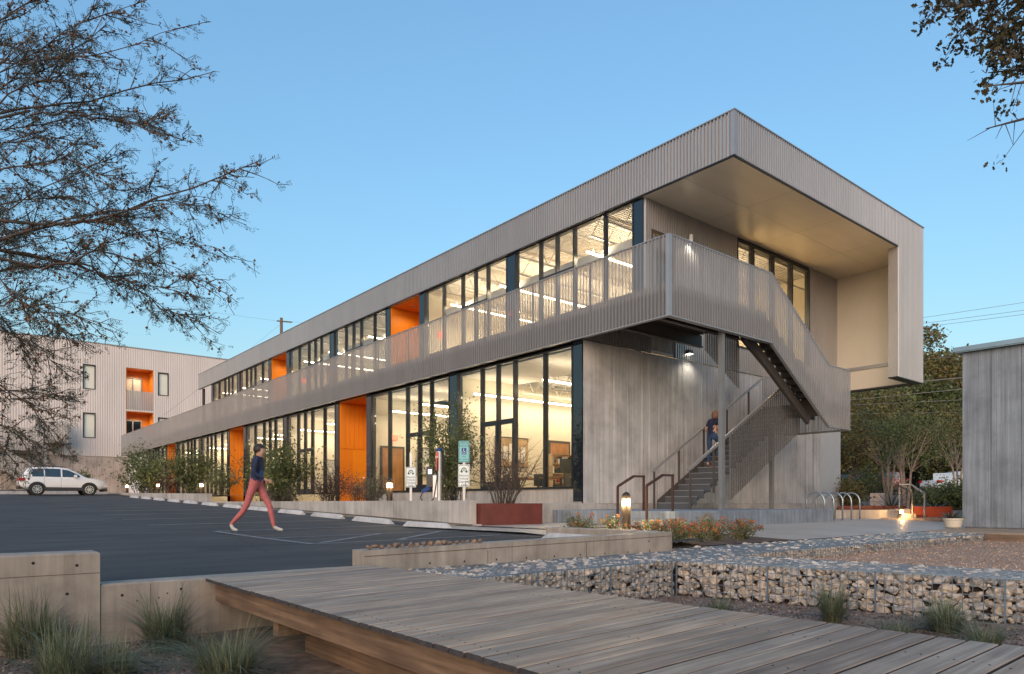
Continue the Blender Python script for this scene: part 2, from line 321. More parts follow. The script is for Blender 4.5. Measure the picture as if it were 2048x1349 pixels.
run_panels('fascia_panel', (25.70, YF), (XR, YF), 1.2, 5.79, ZTOP - .03, (0, -1), metal, BLD)
ob('corner_flashing', MB().box(XF - .045, YF - .045, ZSO, XF + .08, YF + .08, ZTOP - .03), trim, BLD)
ob('roof', MB().box(XF + .02, YF + .02, ZTOP - .25, XR, 58.08, ZTOP - .06), metal, BLD)
ob('coping', MB().box(XF - .06, YF - .06, ZTOP - .03, XF + .12, 58.13, ZTOP).box(XF + .12, YF - .06, ZTOP - .03, XR + .05, YF + .12, ZTOP), trim, BLD)
ob('soffit', MB().box(XF + .01, YF + .015, ZSO - .03, 27.6, YE, ZSO + .03).box(XF + .02, YE, ZSO - .02, XG2 + .02, 58.0, ZSO + .02), soffit_m, BLD)
for q in (18.8, 21.8, 24.8): ob('soffit_joint', MB().box(q, YF + .04, ZSO - .032, q + .006, YE - .02, ZSO - .0295), trim, BLD)
ob('soffit_joint', MB().box(XF + .03, 11.75, ZSO - .032, 27.58, 11.756, ZSO - .0297), trim, BLD)
ob('soffit_edge', MB().box(XF - .03, YF - .03, ZSO - .035, 25.7, YF + .03, ZSO).box(XF - .035, YF + .03, ZSO - .035, XF + .03, 58.1, ZSO), frame, BLD)
ob('side_wall', MB().box(27.6, YF + .3, 5.80, XR, YE, ZSO + .9), beige, BLD)
ob('side_wall_reveal', MB().box(27.555, YF + .31, 6.55, 27.6, YE - .01, 6.67), trim, BLD)
ob('side_wall_edge', MB().box(27.55, YF + .31, 5.74, XR - .01, YE, 5.80), frame, BLD)
ob('portal_leg', MB().box(25.70, YF + .012, 5.80, XR, YF + .30, ZSO - .02), trim, BLD)
ob('portal_leg_base', MB().box(25.69, YF - .03, 5.765, XR + .01, YF + .31, 5.80), frame, BLD)
ob('east_wall', MB().box(27.6, YE + .01, ZP, XR, 58.0, ZTOP - .26), metal, BLD)
ob('roof_post', MB().box(XF + .1, 57.3, ZFL, XF + .28, 57.5, ZSO - .03), dark_steel, BLD)
# upper end wall of ribbed metal round a door and a window
DX0, DX1, DZ = 16.15, 17.24, 9.45
WX0, WX1, WZ = 20.58, 25.40, 10.18
uw = (0, -1)
ob('end_wall_panel', MB().corr((XG2, YE), (DX0, YE), 5.80, ZSO - .03, uw), metal, BLD)
ob('end_wall_panel', MB().corr((DX0, YE), (DX1, YE), DZ, ZSO - .03, uw), metal, BLD)
for a, b in ((DX1, 18.9), (18.905, WX0)): ob('end_wall_panel', MB().corr((a, YE), (b, YE), 5.80, ZSO - .03, uw), metal, BLD)
for a in range(2): ob('end_wall_panel', MB().corr((WX0 + a * 2.41, YE), (WX0 + a * 2.41 + 2.405, YE), 5.80, 6.6, uw), metal, BLD)
ob('end_wall_panel', MB().corr((WX1, YE), (27.6, YE), 5.80, ZSO - .03, uw), metal, BLD)
ob('end_wall_panel', MB().corr((XG, YE), (XG2, YE), 5.80, 6.38, uw), metal, BLD)
ob('upper_door', MB().box(DX0 + .05, YE + .02, ZFL, DX1 - .05, YE + .06, DZ - .12), trim, BLD)
ob('door_glass', MB().box(DX0 + .3, YE + .012, ZFL + .9, DX1 - .3, YE + .019, DZ - .5), glossy_dark, BLD)
ob('door_frame', MB().box(DX0, YE - .05, ZFL, DX0 + .05, YE + .07, DZ).box(DX1 - .05, YE - .05, ZFL, DX1, YE + .07, DZ).box(DX0, YE - .055, DZ - .07, DX1, YE + .07, DZ - .001), dark_steel, BLD)
for k, (a, b) in enumerate(((20.64, 21.52), (21.62, 22.81), (22.91, 24.08), (24.18, 25.34))): ob('window_pane', MB().quad((a, YE - .01, 6.66), (b, YE - .01, 6.66), (b, YE - .01, WZ - .06), (a, YE - .01, WZ - .06)), glass, BLD)
wf = MB().box(WX0, YE - .06, WZ - .06, WX1, YE + .1, WZ).box(WX0, YE - .06, 6.6, WX1, YE + .1, 6.66)
for a, b in ((20.58, 20.64), (21.52, 21.62), (22.81, 22.91), (24.08, 24.18), (25.34, 25.40)): wf.box(a, YE - .055, 6.66, b, YE + .12, WZ - .06)
ob('end_window_frame', wf, frame, BLD)
ob('window_header', MB().box(WX0, YE - .02, WZ, WX1, YE + .05, ZSO - .03), frame, BLD)
# ground floor end wall: board formed concrete, one part for each pour strip
def board_panel(p0, u, w, z0, z1, nrm, r, d0=.004):
    mb = MB(); q = 0; prof = []
    while q < w - .001:
        bw = min(r.uniform(.05, .15), w - q); o = r.uniform(0, .014); prof += [(q + .001, o), (q + bw - .003, o)]; q += bw
    for q, o in prof: x = p0[0] + u[0] * q + nrm[0] * (o + d0); y = p0[1] + u[1] * q + nrm[1] * (o + d0); mb.v += [(x, y, z0), (x, y, z1)]
    for k in range(len(prof) - 1): mb.f.append((2 * k, 2 * k + 2, 2 * k + 3, 2 * k + 1))
    return mb
rr = random.Random(3)
ob('end_wall', MB().box(XG, YE + .012, ZP, 27.59, YE + .3, 5.785), conc_board, BLD)
x = XG
while x < 26.2:
    w = min(rr.choice((.62, .62, 1.24)), 26.25 - x); ob('concrete_panel', board_panel((x, YE), (1, 0), w - .008, ZP + .012, 5.78, (0, -1), rr), conc_board, BLD); x += w
ob('end_panel', MB().box(26.26, YE - .02, ZP - .45, 27.92, YE + .01, 5.9), white_grey, BLD)
ob('plinth', MB().box(XG - .02, YE - .10, .3, 26.6, YE + .3, ZP).box(XG - .06, YE + .01, .3, XG + .3, 73.0, ZS - .36).box(XG - .02, YE + .02, ZS - .36, XG + .28, 25.45, ZS - .002), conc, BLD)
# ground floor and upper floor glazing, bay by bay
def lookup(k): return YE + 14.75 * k
BAY1 = [.35, 1.52, 2.87, 3.69, 4.51, 5.85]; BAY2 = [6.29, 7.47, 8.25, 9.10, 10.42, 11.85]
def glaze(x, s, cuts, z0, z1, pair, zbar, zdoor=None):
    n = len(cuts) - 1
    for i in range(n):
        a, b = s + cuts[i] + (.03 if i else .04), s + cuts[i + 1] - (.03 if i < n - 1 else .04); isp = pair <= i <= pair + 1
        segs = [(z0 + .06, zbar - .03), (zbar + .03, z1 - .05)] if isp else [(z0 + .06, z1 - .05)]
        for c, d in segs: ob('window_pane', MB().quad((x, b, c), (x, a, c), (x, a, d), (x, b, d)), glass, BLD)
    for i in range(n + 1):
        y = s + cuts[i]; ob('mullion', MB().box(x - .05, y - .03 if i else y, z0 + .06, x + .11, y + .03 if i < n else y, z1 - .05) if 0 < i < n else MB().box(x - .05, y if i == 0 else y - .05, z0 + .06, x + .11, y + .05 if i == 0 else y, z1 - .05), frame, BLD)
    ob('head_rail', MB().box(x - .052, s + cuts[0], z1 - .05, x + .112, s + cuts[-1], z1), frame, BLD)
    ob('sill_rail', MB().box(x - .06, s + cuts[0], z0, x + .112, s + cuts[-1], z0 + .06), frame, BLD)
    ob('transom', MB().box(x - .045, s + cuts[pair] + .03, zbar - .03, x + .10, s + cuts[pair + 2] - .03, zbar + .03), frame, BLD)
    if zdoor:   # a pair of doors: stiles and rails inside the two panes
        for i in (pair, pair + 1):
            a, b = s + cuts[i] + .03, s + cuts[i + 1] - .03; d = MB()
            d.box(x - .03, a, z0 + .06, x + .03, a + .07, zbar - .03).box(x - .03, b - .07, z0 + .06, x + .03, b, zbar - .03).box(x - .03, a + .07, zbar - .12, x + .03, b - .07, zbar - .03).box(x - .03, a + .07, z0 + .06, x + .03, b - .07, z0 + .26)
            ob('glass_door_frame', d, frame, BLD)
def column(x, a, b, z0, z1): ob('column_panel', MB().box(x - .035, a + .01, z0, x + .2, b - .01, z1), glossy_dark, BLD)
ORANGE_LABELS = []
strips = []
for k in range(4):
    s = lookup(k)
    column(XG, s + .0, s + .35, ZP if k == 0 else ZP, ZH + .05); glaze(XG, s, BAY1, ZS, ZH, 2, 3.92, True)
    column(XG, s + 5.85, s + 6.29, ZP, ZH + .05)
    if k < 3:
        glaze(XG, s, BAY2, ZS, ZH, 1, 3.92, True); column(XG, s + 11.85, s + 12.25, ZP, ZH + .05)
    # recess with orange lining and a door in its far side
        a, b = s + 12.25, s + 14.75; zf = 1.38 + (0 if k < 1 else .35 * (k > 1)); dx = 2.0
        r = ob('entry_recess', MB().box(XG, b - .06, zf, XG + dx, b - .005, ZH + .05), orange, BLD); ob('recess_back', MB().box(XG + dx, a, zf, XG + dx + .06, b, ZH + .05), orange, BLD)
        ob('recess_side', MB().box(XG + .2, a + .003, zf, XG + dx, a + .06, ZH + .05), orange, BLD); ob('recess_ceiling', MB().box(XG - .02, a, ZH + .0, XG + dx, b, ZH + .06), orange_ceil, BLD)
        for q in range(9): ob('slat', MB().box(XG + .02 + q * .215, b - .085, 3.75, XG + .02 + q * .215 + .205, b - .06, ZH), orange, r)
        d = ob('recess_door', MB().box(XG + .62, b - .082, zf, XG + 1.62, b - .062, 3.72), orange_door, BLD); ob('door_knob', MB().lathe([(.0, -.03), (.045, -.03), (.05, 0), (.045, .03), (0, .03)], (XG + 1.1, b - .11, 2.5), 10), cool_lamp if False else white_paint, d)
        ob('recess_floor', MB().box(XG, a, .8, XG + dx, b, zf), pave, BLD)
    # ground floor rooms
    end = s + (12.25 if k < 3 else 6.29)
    ob('interior_back_wall', MB().box(21.5, s, 1.3, 21.6, end, 5.9), cream, BLD); ob('interior_floor', MB().box(XG + .05, s + .05, 1.3, 21.5, end, 1.40), floor_in, BLD)
    ob('interior_ceiling', MB().box(XG + .12, s, 5.62, 16.0, end, 5.68).box(16.0, s, 5.86, 21.5, end, 5.9), ceil_white, BLD)
    for y in (s + 5.98, end - .1) if k < 3 else (end - .1,): ob('partition', MB().box(XG + .22, y, 1.4, 21.5, y + .1, 5.62), cream, BLD)
    if k == 0: ob('partition', MB().box(XG + .31, s + .31, 1.4, 21.5, s + .36, 5.62), cream, BLD)
    if k > 0: ob('partition', MB().box(XG + .22, s + .02, 1.4, 21.5, s + .1, 5.62), cream, BLD)
    # upper floor
    if k < 3:
        c2 = YE + 14.75 * k
        column(XG2, c2, c2 + .35, ZFL, ZSO - .03); glaze(XG2, c2, BAY1, ZFL, ZSO - .03, 2, 9.02); column(XG2, c2 + 5.85, c2 + 6.29, ZFL, ZSO - .03)
        glaze(XG2, c2, BAY2, ZFL, ZSO - .03, 1, 9.02); column(XG2, c2 + 11.85, c2 + 12.25, ZFL, ZSO - .03)
        a, b = c2 + 12.25, c2 + 14.75; dx = 1.9; endu = c2 + 12.25
        if k < 2:
            ob('gallery_recess', MB().box(XG2, b - .06, ZFL, XG2 + dx, b - .004, ZSO), orange, BLD); ob('gallery_recess_back', MB().box(XG2 + dx, a, ZFL, XG2 + dx + .06, b, ZSO), orange, BLD)
            ob('gallery_recess_side', MB().box(XG2 + .2, a + .003, ZFL, XG2 + dx, a + .06, ZSO), orange, BLD); ob('gallery_recess_ceiling', MB().box(XG2 + .02, a, ZSO - .06, XG2 + dx, b, ZSO - .021), orange_ceil, BLD)
            d = ob('gallery_door', MB().box(XG2 + .66, b - .085, ZFL, XG2 + 1.66, b - .062, 9.0), orange_door, BLD)
            ob('gallery_door_frame', MB().box(XG2 + .58, b - .09, ZFL, XG2 + .66, b - .061, 9.08).box(XG2 + .66, b - .09, 9.0, XG2 + 1.66, b - .061, 9.08).box(XG2 + 1.66, b - .09, ZFL, XG2 + 1.74, b - .061, 9.08), orange_door, d)
        ob('upper_ceiling', MB().side([(q * .12 + dq, ZSO + .28 + dz) for q in range(int(12.25 / .12)) for dq, dz in ((c2, 0), (c2 + .06, 0), (c2 + .06, .05), (c2 + .12, .05))] + [(endu, ZSO + .45), (c2, ZSO + .45)], XG2 + .14, 27.5, 0), ceil_white, BLD)
        ob('upper_floor', MB().box(XG2 + .13, c2 + .05, ZFL - .2, 27.5, endu, ZFL - .02), FLOOR2, BLD); ob('upper_back_wall', MB().box(27.3, c2 + .3, ZFL, 27.5, endu, ZSO + .27), cream, BLD)
        for y in (endu - .1,) + ((c2 + .02,) if k else ()): ob('upper_partition', MB().box(XG2 + .22, y, ZFL, 27.3, y + .08, ZSO + .25), cream, BLD)
        jy = c2 + .9
        while jy < endu - .5:
            j = MB().box(XG2 + .2, jy - .04, ZSO + .20, 27.2, jy + .04, ZSO + .26).box(XG2 + .2, jy - .03, ZSO - .42, 27.2, jy + .03, ZSO - .37); t = XG2 + .25; up = True
            while t < 24: j.bar((t, jy, ZSO - .4 if up else ZSO + .22), (t + .38, jy, ZSO + .22 if up else ZSO - .4), .02); t += .38; up = not up
            ob('roof_joist', j, ceil_white, BLD); jy += 1.45
        ob('ceiling_duct', MB().box(XG2 + 1.1, c2 + .5, ZSO - .85, XG2 + 1.45, endu - .3, ZSO - .55), ceil_white, BLD)
    jy = s + 1.2
    while jy < end - .6:
        j = MB().box(16.0, jy - .03, 5.78, 21.4, jy + .03, 5.84).box(16.0, jy - .03, 5.28, 21.4, jy + .03, 5.33); t = 16.02; up = True
        while t < 21.0: j.bar((t, jy, 5.3 if up else 5.8), (t + .3, jy, 5.8 if up else 5.3), .02); t += .3; up = not up
        ob('floor_joist', j, ceil_white, BLD); jy += 1.5
# first floor roof edge behind the screen, gallery slab and its steel
ob('gallery_slab', MB().box(XB + .10, YF + .1, 6.42, XG2 - .06, YE, ZFL).box(XB + .10, YE, 6.42, XG2 - .06, 73.2, ZFL).box(XG2 - .06, YF + .1, 6.42, 17.45, YE - .045, ZFL), conc, BLD)
ob('edge_beam', MB().box(XB + .075, YF + .12, 5.81, XB + .115, 73.2, 6.41), dark_steel, BLD)
ob('edge_beam', MB().box(XB + .14, YF + .06, 5.81, 17.45, YF + .10, 6.41), dark_steel, BLD)
ob('storefront_header', MB().box(XB + .12, YE, 5.765, XG + .2, 73.0, 5.81).box(XG - .04, YE, ZH + .062, XG + .3, 73.0, 5.765), frame, BLD)
ob('deck_underside', MB().side([(YF + .12 + q * .13 + a, 6.36 + b) for q in range(22) for a, b in ((0, 0), (.065, 0), (.065, .045), (.13, .045))] + [(YE - .05, 6.415), (YF + .12, 6.415)], XB + .12, 17.4, 0), dark_steel, BLD)
for y0 in (11.12, 12.38): ob('gallery_beam', MB().box(XB + .12, y0, 6.02, 17.45, y0 + .02, 6.35).box(XB + .12, y0 - .06, 5.99, 17.45, y0 + .08, 6.02), dark_steel, BLD)
for x0 in (14.4, 16.0, 17.43): ob('gallery_cross_beam', MB().box(x0, YF + .11, 6.08, x0 + .02, 11.05, 6.35).box(x0 - .05, YF + .11, 6.06, x0 + .07, 11.05, 6.08), dark_steel, BLD)
ob('first_floor_roof', MB().box(XG + .3, YE + .02, 5.92, 27.5, 73.0, 6.38), conc, BLD)
# perforated guard screen, panel by panel, with posts and a cap
run_panels('screen_panel', (XB, YF + .06), (XB, 73.4), 2.28, ZBB, ZRT - .02, (-1, 0), screen, BLD)
run_panels('screen_panel', (XB + .07, YF), (17.51, YF), 2.2, ZBB, ZRT - .02, (0, -1), screen, BLD)
ob('screen_corner', MB().box(XB - .04, YF - .04, ZBB, XB + .075, YF + .065, ZRT - .02), trim, BLD)
ob('screen_cap', MB().box(XB - .045, YF - .045, ZRT - .02, XB + .05, 73.4, ZRT).box(XB + .05, YF - .045, ZRT - .02, 17.51, YF + .05, ZRT), trim, BLD)
ob('screen_foot', MB().box(XB - .045, YF - .045, ZBB - .025, XB + .07, 73.4, ZBB).box(XB + .07, YF - .045, ZBB - .025, 17.51, YF + .10, ZBB), trim, BLD)
y = YF + .3
while y < 73: ob('guard_post', MB().box(XB + .045, y, 6.43, XB + .085, y + .045, ZRT - .025), dark_steel, BLD); y += 2.28
ob('gallery_end_wall', MB().box(XG + .3, 65.2, 1.5, XG + .42, 73, 5.75), white_paint, BLD)

# ------------------------------------------------------------------ lamps and small things on the building
def strip_light(x0, x1, y, z, label, power, seen=True):
    t = thing('strip_light', label, 'ceiling light', ((x0 + x1) / 2, y, z), 'linear strip lights hung in the offices')
    ob('housing', MB().box(x0, y - .035, z + .02, x1, y + .035, z + .06), white_paint, t); ob('diffuser', MB().box(x0, y - .03, z - .03, x1, y + .03, z + .019), strip_m, t)
    for q in (x0 + .3, x1 - .3): ob('hanger', MB().box(q - .004, y - .004, z + .06, q + .004, y + .004, z + .6), white_paint, t)
    l = bpy.data.lights.new('strip_lamp', 'AREA'); l.shape = 'RECTANGLE'; l.size = x1 - x0; l.size_y = .05; l.energy = power; l.color = WARM
    o = bpy.data.objects.new('strip_lamp', l); COL.objects.link(o); o.location = (0, 0, -.036); o.parent = t
    l2 = l.copy(); l2.energy = power * .45; o2 = bpy.data.objects.new('strip_uplight', l2); COL.objects.link(o2); o2.location = (0, 0, .066); o2.rotation_euler = (math.pi, 0, 0); o2.parent = t
ORD = ['nearest the corner', 'second', 'third', 'fourth', 'fifth', 'sixth', 'seventh', 'eighth']
n = 0
for k in range(4):
    s = lookup(k)
    for q in ((2.0, 5.4, 8.6, 11.0) if k < 3 else (3.0,)):
        strip_light(XG + .35, 20.6, s + q, 5.02, f'glowing strip light {ORD[n % 8]} along the {["first", "second", "third", "last"][k]} lit storefront group, ground floor', 30 if k == 0 else 28); n += 1
        if n % 8 == 0: n = 0
n = 0
for k in range(3):
    s = lookup(k)
    for q in (2.5, 7.0, 10.2):
        strip_light(XG2 + .2, 24.5, s + q, 9.46, f'glowing strip light {ORD[n]} inside upper window group {["next to the stair end", "between the orange recesses", "by the far porch"][k]}', 125 if k == 0 else 42); n += 1
    n = 0
def downlight(x, y, z, label, power, col=WARM, m=None):
    t = thing('downlight', label, 'light', (x, y, z), 'recessed round downlights')
    ob('trim_ring', MB().lathe([(.09, -.012), (.09, 0), (.07, 0), (.07, -.012)], (x, y, z), 16), white_paint, t); ob('lens', MB().lathe([(.068, -.008), (.068, -.002)], (x, y, z), 16), m or lamp_m, t)
    lamp(t, (x, y, z - .04), power, col, .05, 150, (0, 0, 0))
for k in range(3): downlight(XG + .75, lookup(k) + 13.2, ZH - .003, f'round downlight in the ceiling of the {["first", "second", "third"][k]} orange entry from the stairs', 20)
for k in range(2): downlight(XG2 + .7, lookup(k) + 13.9, ZSO - .063, f'round downlight over the {["nearer", "farther"][k]} orange gallery door upstairs', 20)
for k, (x, y, z) in enumerate(((XG2 - .06, YE + 6.0, 8.15), (XG2 - .06, YE + 20.75, 8.15), (XG2 - .06, YE + 35.5, 8.15))):
    t = thing('fire_alarm', f'small red fire alarm box on the {["nearest", "middle", "farthest"][k]} dark upper column', 'alarm', (x, y, z), 'fire alarm boxes')
    ob('box', MB().cham(x - .08, y - .08, z - .09, x + .02, y + .08, z + .09, .015), red_box, t); ob('strobe', MB().box(x - .1, y - .04, z - .06, x - .081, y + .04, z - .02), white_paint, t)
t = thing('wall_sconce', 'small white cylinder wall light beside the upper end door', 'wall light', (17.95, YE - .1, 9.55))
ob('cylinder', MB().lathe([(.055, 0), (.06, .01), (.06, .26), (.055, .27)], (17.95, YE - .12, 9.42), 14), white_paint, t); ob('bracket', MB().box(17.93, YE - .07, 9.52, 17.97, YE - .01, 9.58), white_paint, t); ob('lens', MB().lathe([(.045, -.006), (.045, -.001)], (17.95, YE - .12, 9.42), 14), cool_lamp, t)
lamp(t, (17.95, YE - .12, 9.38), 30, (1, .9, .72), .05, 140, (0, 0, 0))
t = thing('under_stair_light', 'bright flood lamp on the ribbed wall under the gallery', 'light', (17.9, YE - .06, 6.08))
ob('housing', MB().cham(17.8, YE - .16, 6.0, 18.0, YE - .04, 6.12, .02), dark_steel, t); ob('lens', MB().box(17.82, YE - .17, 5.985, 17.98, YE - .05, 5.999), cool_lamp, t); lamp(t, (17.9, YE - .30, 5.92), 15, (1, .92, .78), .06, 150, (math.radians(-14), 0, 0))
def room_door(y, x0, z0, label):
    t = thing('interior_door', label, 'door', (x0, y, z0))
    ob('leaf', MB().box(x0, y - .05, z0, x0 + .95, y - .01, z0 + 2.25), INDOOR, t); ob('jamb', MB().box(x0 - .07, y - .06, z0, x0, y - .005, z0 + 2.33).box(x0 + .95, y - .06, z0, x0 + 1.02, y - .005, z0 + 2.33).box(x0, y - .06, z0 + 2.25, x0 + .95, y - .005, z0 + 2.33), dark_steel, t)
    ob('handle', MB().box(x0 + .1, y - .1, z0 + 1.02, x0 + .24, y - .05, z0 + 1.05), galv, t)
INDOOR = wood('oak_door', [(.30, .13, .04), (.42, .2, .07), (.5, .26, .1)], 2)
room_door(YE + 12.13, XG + .62, 1.4, 'brown wooden door inside the storefront next to the first orange entry')
room_door(YE + 5.97, 17.6, 1.4, 'brown wooden door on the cream partition of the corner showroom')
def exit_sign(x, y, z, label):
    t = thing('exit_sign', label, 'sign', (x, y, z)); ob('plate', MB().box(x, y - .03, z, x + .34, y - .005, z + .2), exit_m, t)
exit_sign(XG + 1.0, YE + 12.12, 4.0, 'small red exit sign above the indoor door by the first orange entry')
exit_sign(XG2 + .85, YE + 12.12, 8.6, 'small red exit sign inside the upper window beside the gallery recess')
exit_sign(XG2 + .85, YE + 26.87, 8.6, 'small red exit sign inside the farther upper windows')
# furniture glimpsed in the corner showroom
for k, (x0, y0) in enumerate(((14.1, 14.25), (15.1, 14.0))):
    t = thing('partition_screen', f'black framed cream room divider {["with a short top by the window", "taller, nearest the end wall"][k]}', 'room divider', (x0, y0, 1.4)); h = 2.1 + .15 * k; w = .95
    f = MB()
    for q in (0, w): f.box(x0 + q - .02, y0 - .02, 1.4, x0 + q + .02, y0 + .02, 1.4 + h)
    for q in (.0, .75, 1.6, h - .03): f.box(x0, y0 - .018, 1.4 + q, x0 + w, y0 + .018, 1.43 + q)
    f.box(x0 + w * .55, y0 - .015, 2.15, x0 + w * .55 + .03, y0 + .015, 3.0); ob('frame', f, frame, t); ob('panel', MB().box(x0 + .02, y0 + .02, 1.43, x0 + w - .02, y0 + .03, 1.38 + h), cream, t)
t = thing('timber_post', 'brown timber post with bracket standing in the corner showroom', 'post', (15.0, 13.85, 1.4)); ob('post', MB().box(14.95, 13.8, 1.4, 15.07, 13.92, 3.4), INDOOR, t); ob('bracket', MB().bar((15.0, 13.86, 2.6), (15.45, 13.86, 2.95), .07).box(15.0, 13.83, 2.93, 15.6, 13.89, 2.99), INDOOR, t)
for k, (x0, y0) in enumerate(((15.2, 16.6), (14.8, 18.2), (14.6, 21.6), (14.8, 31.2))):
    t = thing('work_table', f'wooden work table behind the storefront {["near the glass doors", "beside the dark column", "behind the leafy small tree", "past the first orange entry"][k]}', 'table', (x0, y0, 1.4), 'work tables in the offices')
    ob('top', MB().box(x0, y0 - .5, 2.2, x0 + 1.8, y0 + .5, 2.25), INDOOR, t)
    for a in (.08, 1.68):
        for b in (-.44, .4): ob('leg', MB().box(x0 + a, y0 + b, 1.4, x0 + a + .05, y0 + b + .05, 2.2), frame, t)
    ob('shelf', MB().box(x0 + .1, y0 - .4, 1.62, x0 + 1.7, y0 + .4, 1.65), INDOOR, t)
t = thing('monitor', 'black monitor on the work table near the glass doors', 'monitor', (15.6, 16.4, 2.25)); ob('display', MB().box(15.4, 16.3, 2.42, 16.1, 16.34, 2.82), frame, t); ob('stand', MB().box(15.7, 16.28, 2.25, 15.8, 16.4, 2.42), frame, t)

def chair(x, y, z, rz, label):
    t = thing('office_chair', label, 'chair', (x, y, z), 'chairs in the offices', rz); ob('seat', MB().cham(-.23, -.23, .44, .23, .23, .50, .02), frame, t, local=True); ob('backrest', MB().cham(-.22, .19, .55, .22, .24, .95, .02), frame, t, local=True); ob('stem', MB().box(-.03, -.03, .08, .03, .03, .44).box(-.02, .2, .48, .02, .23, .6), galv, t, local=True)
    for k in range(5): a = 1.257 * k; ob('foot', MB().bar((0, 0, .1), (.27 * math.cos(a), .27 * math.sin(a), .05), .04), frame, t, local=True)
for x, y, rz, lb in ((15.6, 15.9, .3, 'black office chair at the table near the glass doors'), (15.4, 17.4, 2.8, 'black office chair behind the corner showroom doors'), (14.9, 19.0 - .9, 1.2, 'black office chair beside the dark storefront column'), (15.3, 20.9, .2, 'black office chair behind the small leafy tree'), (15.4, 30.4, .4, 'black office chair past the first orange entry'), (15.2, 36.0, 2.2, 'black office chair in the farther storefront room')): chair(x, y, 1.4, rz, lb)
ply = wood('plywood', [(.38, .25, .13), (.50, .36, .2), (.58, .44, .27)], 2)
for k, (x0, y0, lb) in enumerate(((17.3, 19.05, 'tall plywood shelf of samples against the cream partition'), (18.9, 25.2, 'tall plywood shelf left of the brown indoor door'), (16.2, 33.95, 'tall plywood shelf in the room past the first orange entry'))):
    t = thing('bookshelf', lb, 'shelf', (x0, y0, 1.4), 'plywood shelves in the offices')
    for a in (0, 1.2): ob('side_panel', MB().box(x0 + a, y0 - .3, 1.4, x0 + a + .03, y0, 3.2), ply, t)
    for q in range(6): ob('shelf_board', MB().box(x0 + .03, y0 - .3, 1.42 + .35 * q, x0 + 1.2, y0, 1.445 + .35 * q), ply, t)
    rb_ = random.Random(k)
    for q in range(5):
        xx = x0 + .06
        while xx < x0 + 1.0: w_ = rb_.uniform(.04, .2); ob('book', MB().box(xx, y0 - .26, 1.446 + .35 * q, xx + w_, y0 - .04, 1.446 + .35 * q + rb_.uniform(.14, .28)), rb_.choice((red_box, white_paint, frame, INDOOR, galv)), t); xx += w_ + rb_.choice((.01, .02, .12))
for k, (x0, y0, z0, w_, h_, lb) in enumerate(((15.0, 19.21, 2.7, 1.5, 1.0, 'pale pinboard on the cream partition of the corner showroom'), (15.6, 25.33, 2.6, 1.8, 1.1, 'grey pinboard on the far wall by the brown indoor door'), (15.5, 33.96, 2.6, 1.5, 1.0, 'pale pinboard past the first orange entry'))):
    t = thing('pinboard', lb, 'board', (x0, y0, z0), 'boards on the office walls'); ob('board', MB().box(x0, y0 - .03, z0, x0 + w_, y0 - .005, z0 + h_), white_grey if k else ply, t); ob('edge_frame', MB().box(x0 - .03, y0 - .04, z0 - .03, x0 + w_ + .03, y0 - .004, z0 - .001).box(x0 - .03, y0 - .04, z0 + h_ + .001, x0 + w_ + .03, y0 - .004, z0 + h_ + .03), frame, t)
    for q in range(5): ob('pinned_sheet', MB().box(x0 + .08 + q * w_ / 5.5, y0 - .034, z0 + .15 + .1 * (q % 2), x0 + .08 + q * w_ / 5.5 + .2, y0 - .031, z0 + .6 + .1 * (q % 3)), white_paint, t)
# ------------------------------------------------------------------ exterior staircase
TREAD = plain('tread_steel', (.075, .078, .085), .5, 0, .1); NOSE = plain('nosing', (.30, .31, .32), .4, .2, .05)
POSTG = plain('painted_post', (.17, .175, .175), .5, 0, .08)
ST = thing('exterior_staircase', 'grey steel switchback stair with ribbed screens climbing to the gallery', 'staircase', (15.36, 11.2, 1.225))
PADZ = 1.225; LZ = 4.50; X0, X1 = 15.36, 20.78; RUN = (X1 - X0) / 18; RI = (LZ - PADZ) / 19
for k in range(18): ob('tread', MB().box(X0 + k * RUN, 11.27, PADZ + (k + 1) * RI - .05, X0 + (k + 1) * RUN + .02, 12.33, PADZ + (k + 1) * RI).box(X0 + k * RUN, 11.27, PADZ + k * RI + .004, X0 + k * RUN + .012, 12.33, PADZ + (k + 1) * RI - .05), TREAD, ST); ob('nosing', MB().box(X0 + k * RUN - .012, 11.27, PADZ + (k + 1) * RI - .012, X0 + k * RUN - .001, 12.33, PADZ + (k + 1) * RI + .003), NOSE, ST)
RU2 = (X1 - 17.51) / 11; RI2 = (ZFL - LZ) / 12
for k in range(11): ob('tread', MB().box(X1 - (k + 1) * RU2 - .02, 10.32, LZ + (k + 1) * RI2 - .05, X1 - k * RU2, 11.08, LZ + (k + 1) * RI2).box(X1 - k * RU2 - .012, 10.32, LZ + k * RI2, X1 - k * RU2, 11.08, LZ + (k + 1) * RI2 - .05), dark_steel, ST)
def stringer(y, xa, za, xb, zb, h=.28, w=.03): return MB().side([(xa, za - h), (xb, zb - h), (xb, zb), (xa, za)], y, y + w, 1)
ob('stringer', stringer(11.62, X0 + .3, PADZ + .12, X1, LZ - .07, .2, .06), dark_steel, ST); ob('stringer', stringer(12.34, X0, PADZ + .25, X1, LZ + .05), dark_steel, ST)
ob('stringer', stringer(10.285, 17.45, 6.2, X1 + .1, LZ - .13 , .30), dark_steel, ST); ob('stringer', stringer(11.08, 17.45, 6.35, X1 + .1, LZ + .02, .34), dark_steel, ST)
ob('carriage_beam', MB().bar((17.1, 10.7, 5.98), (20.5, 10.7, 3.9), .1, .26), dark_steel, ST)
ob('landing', MB().box(X1, 10.25, LZ - .06, 22.08, 12.35, LZ), dark_steel, ST)
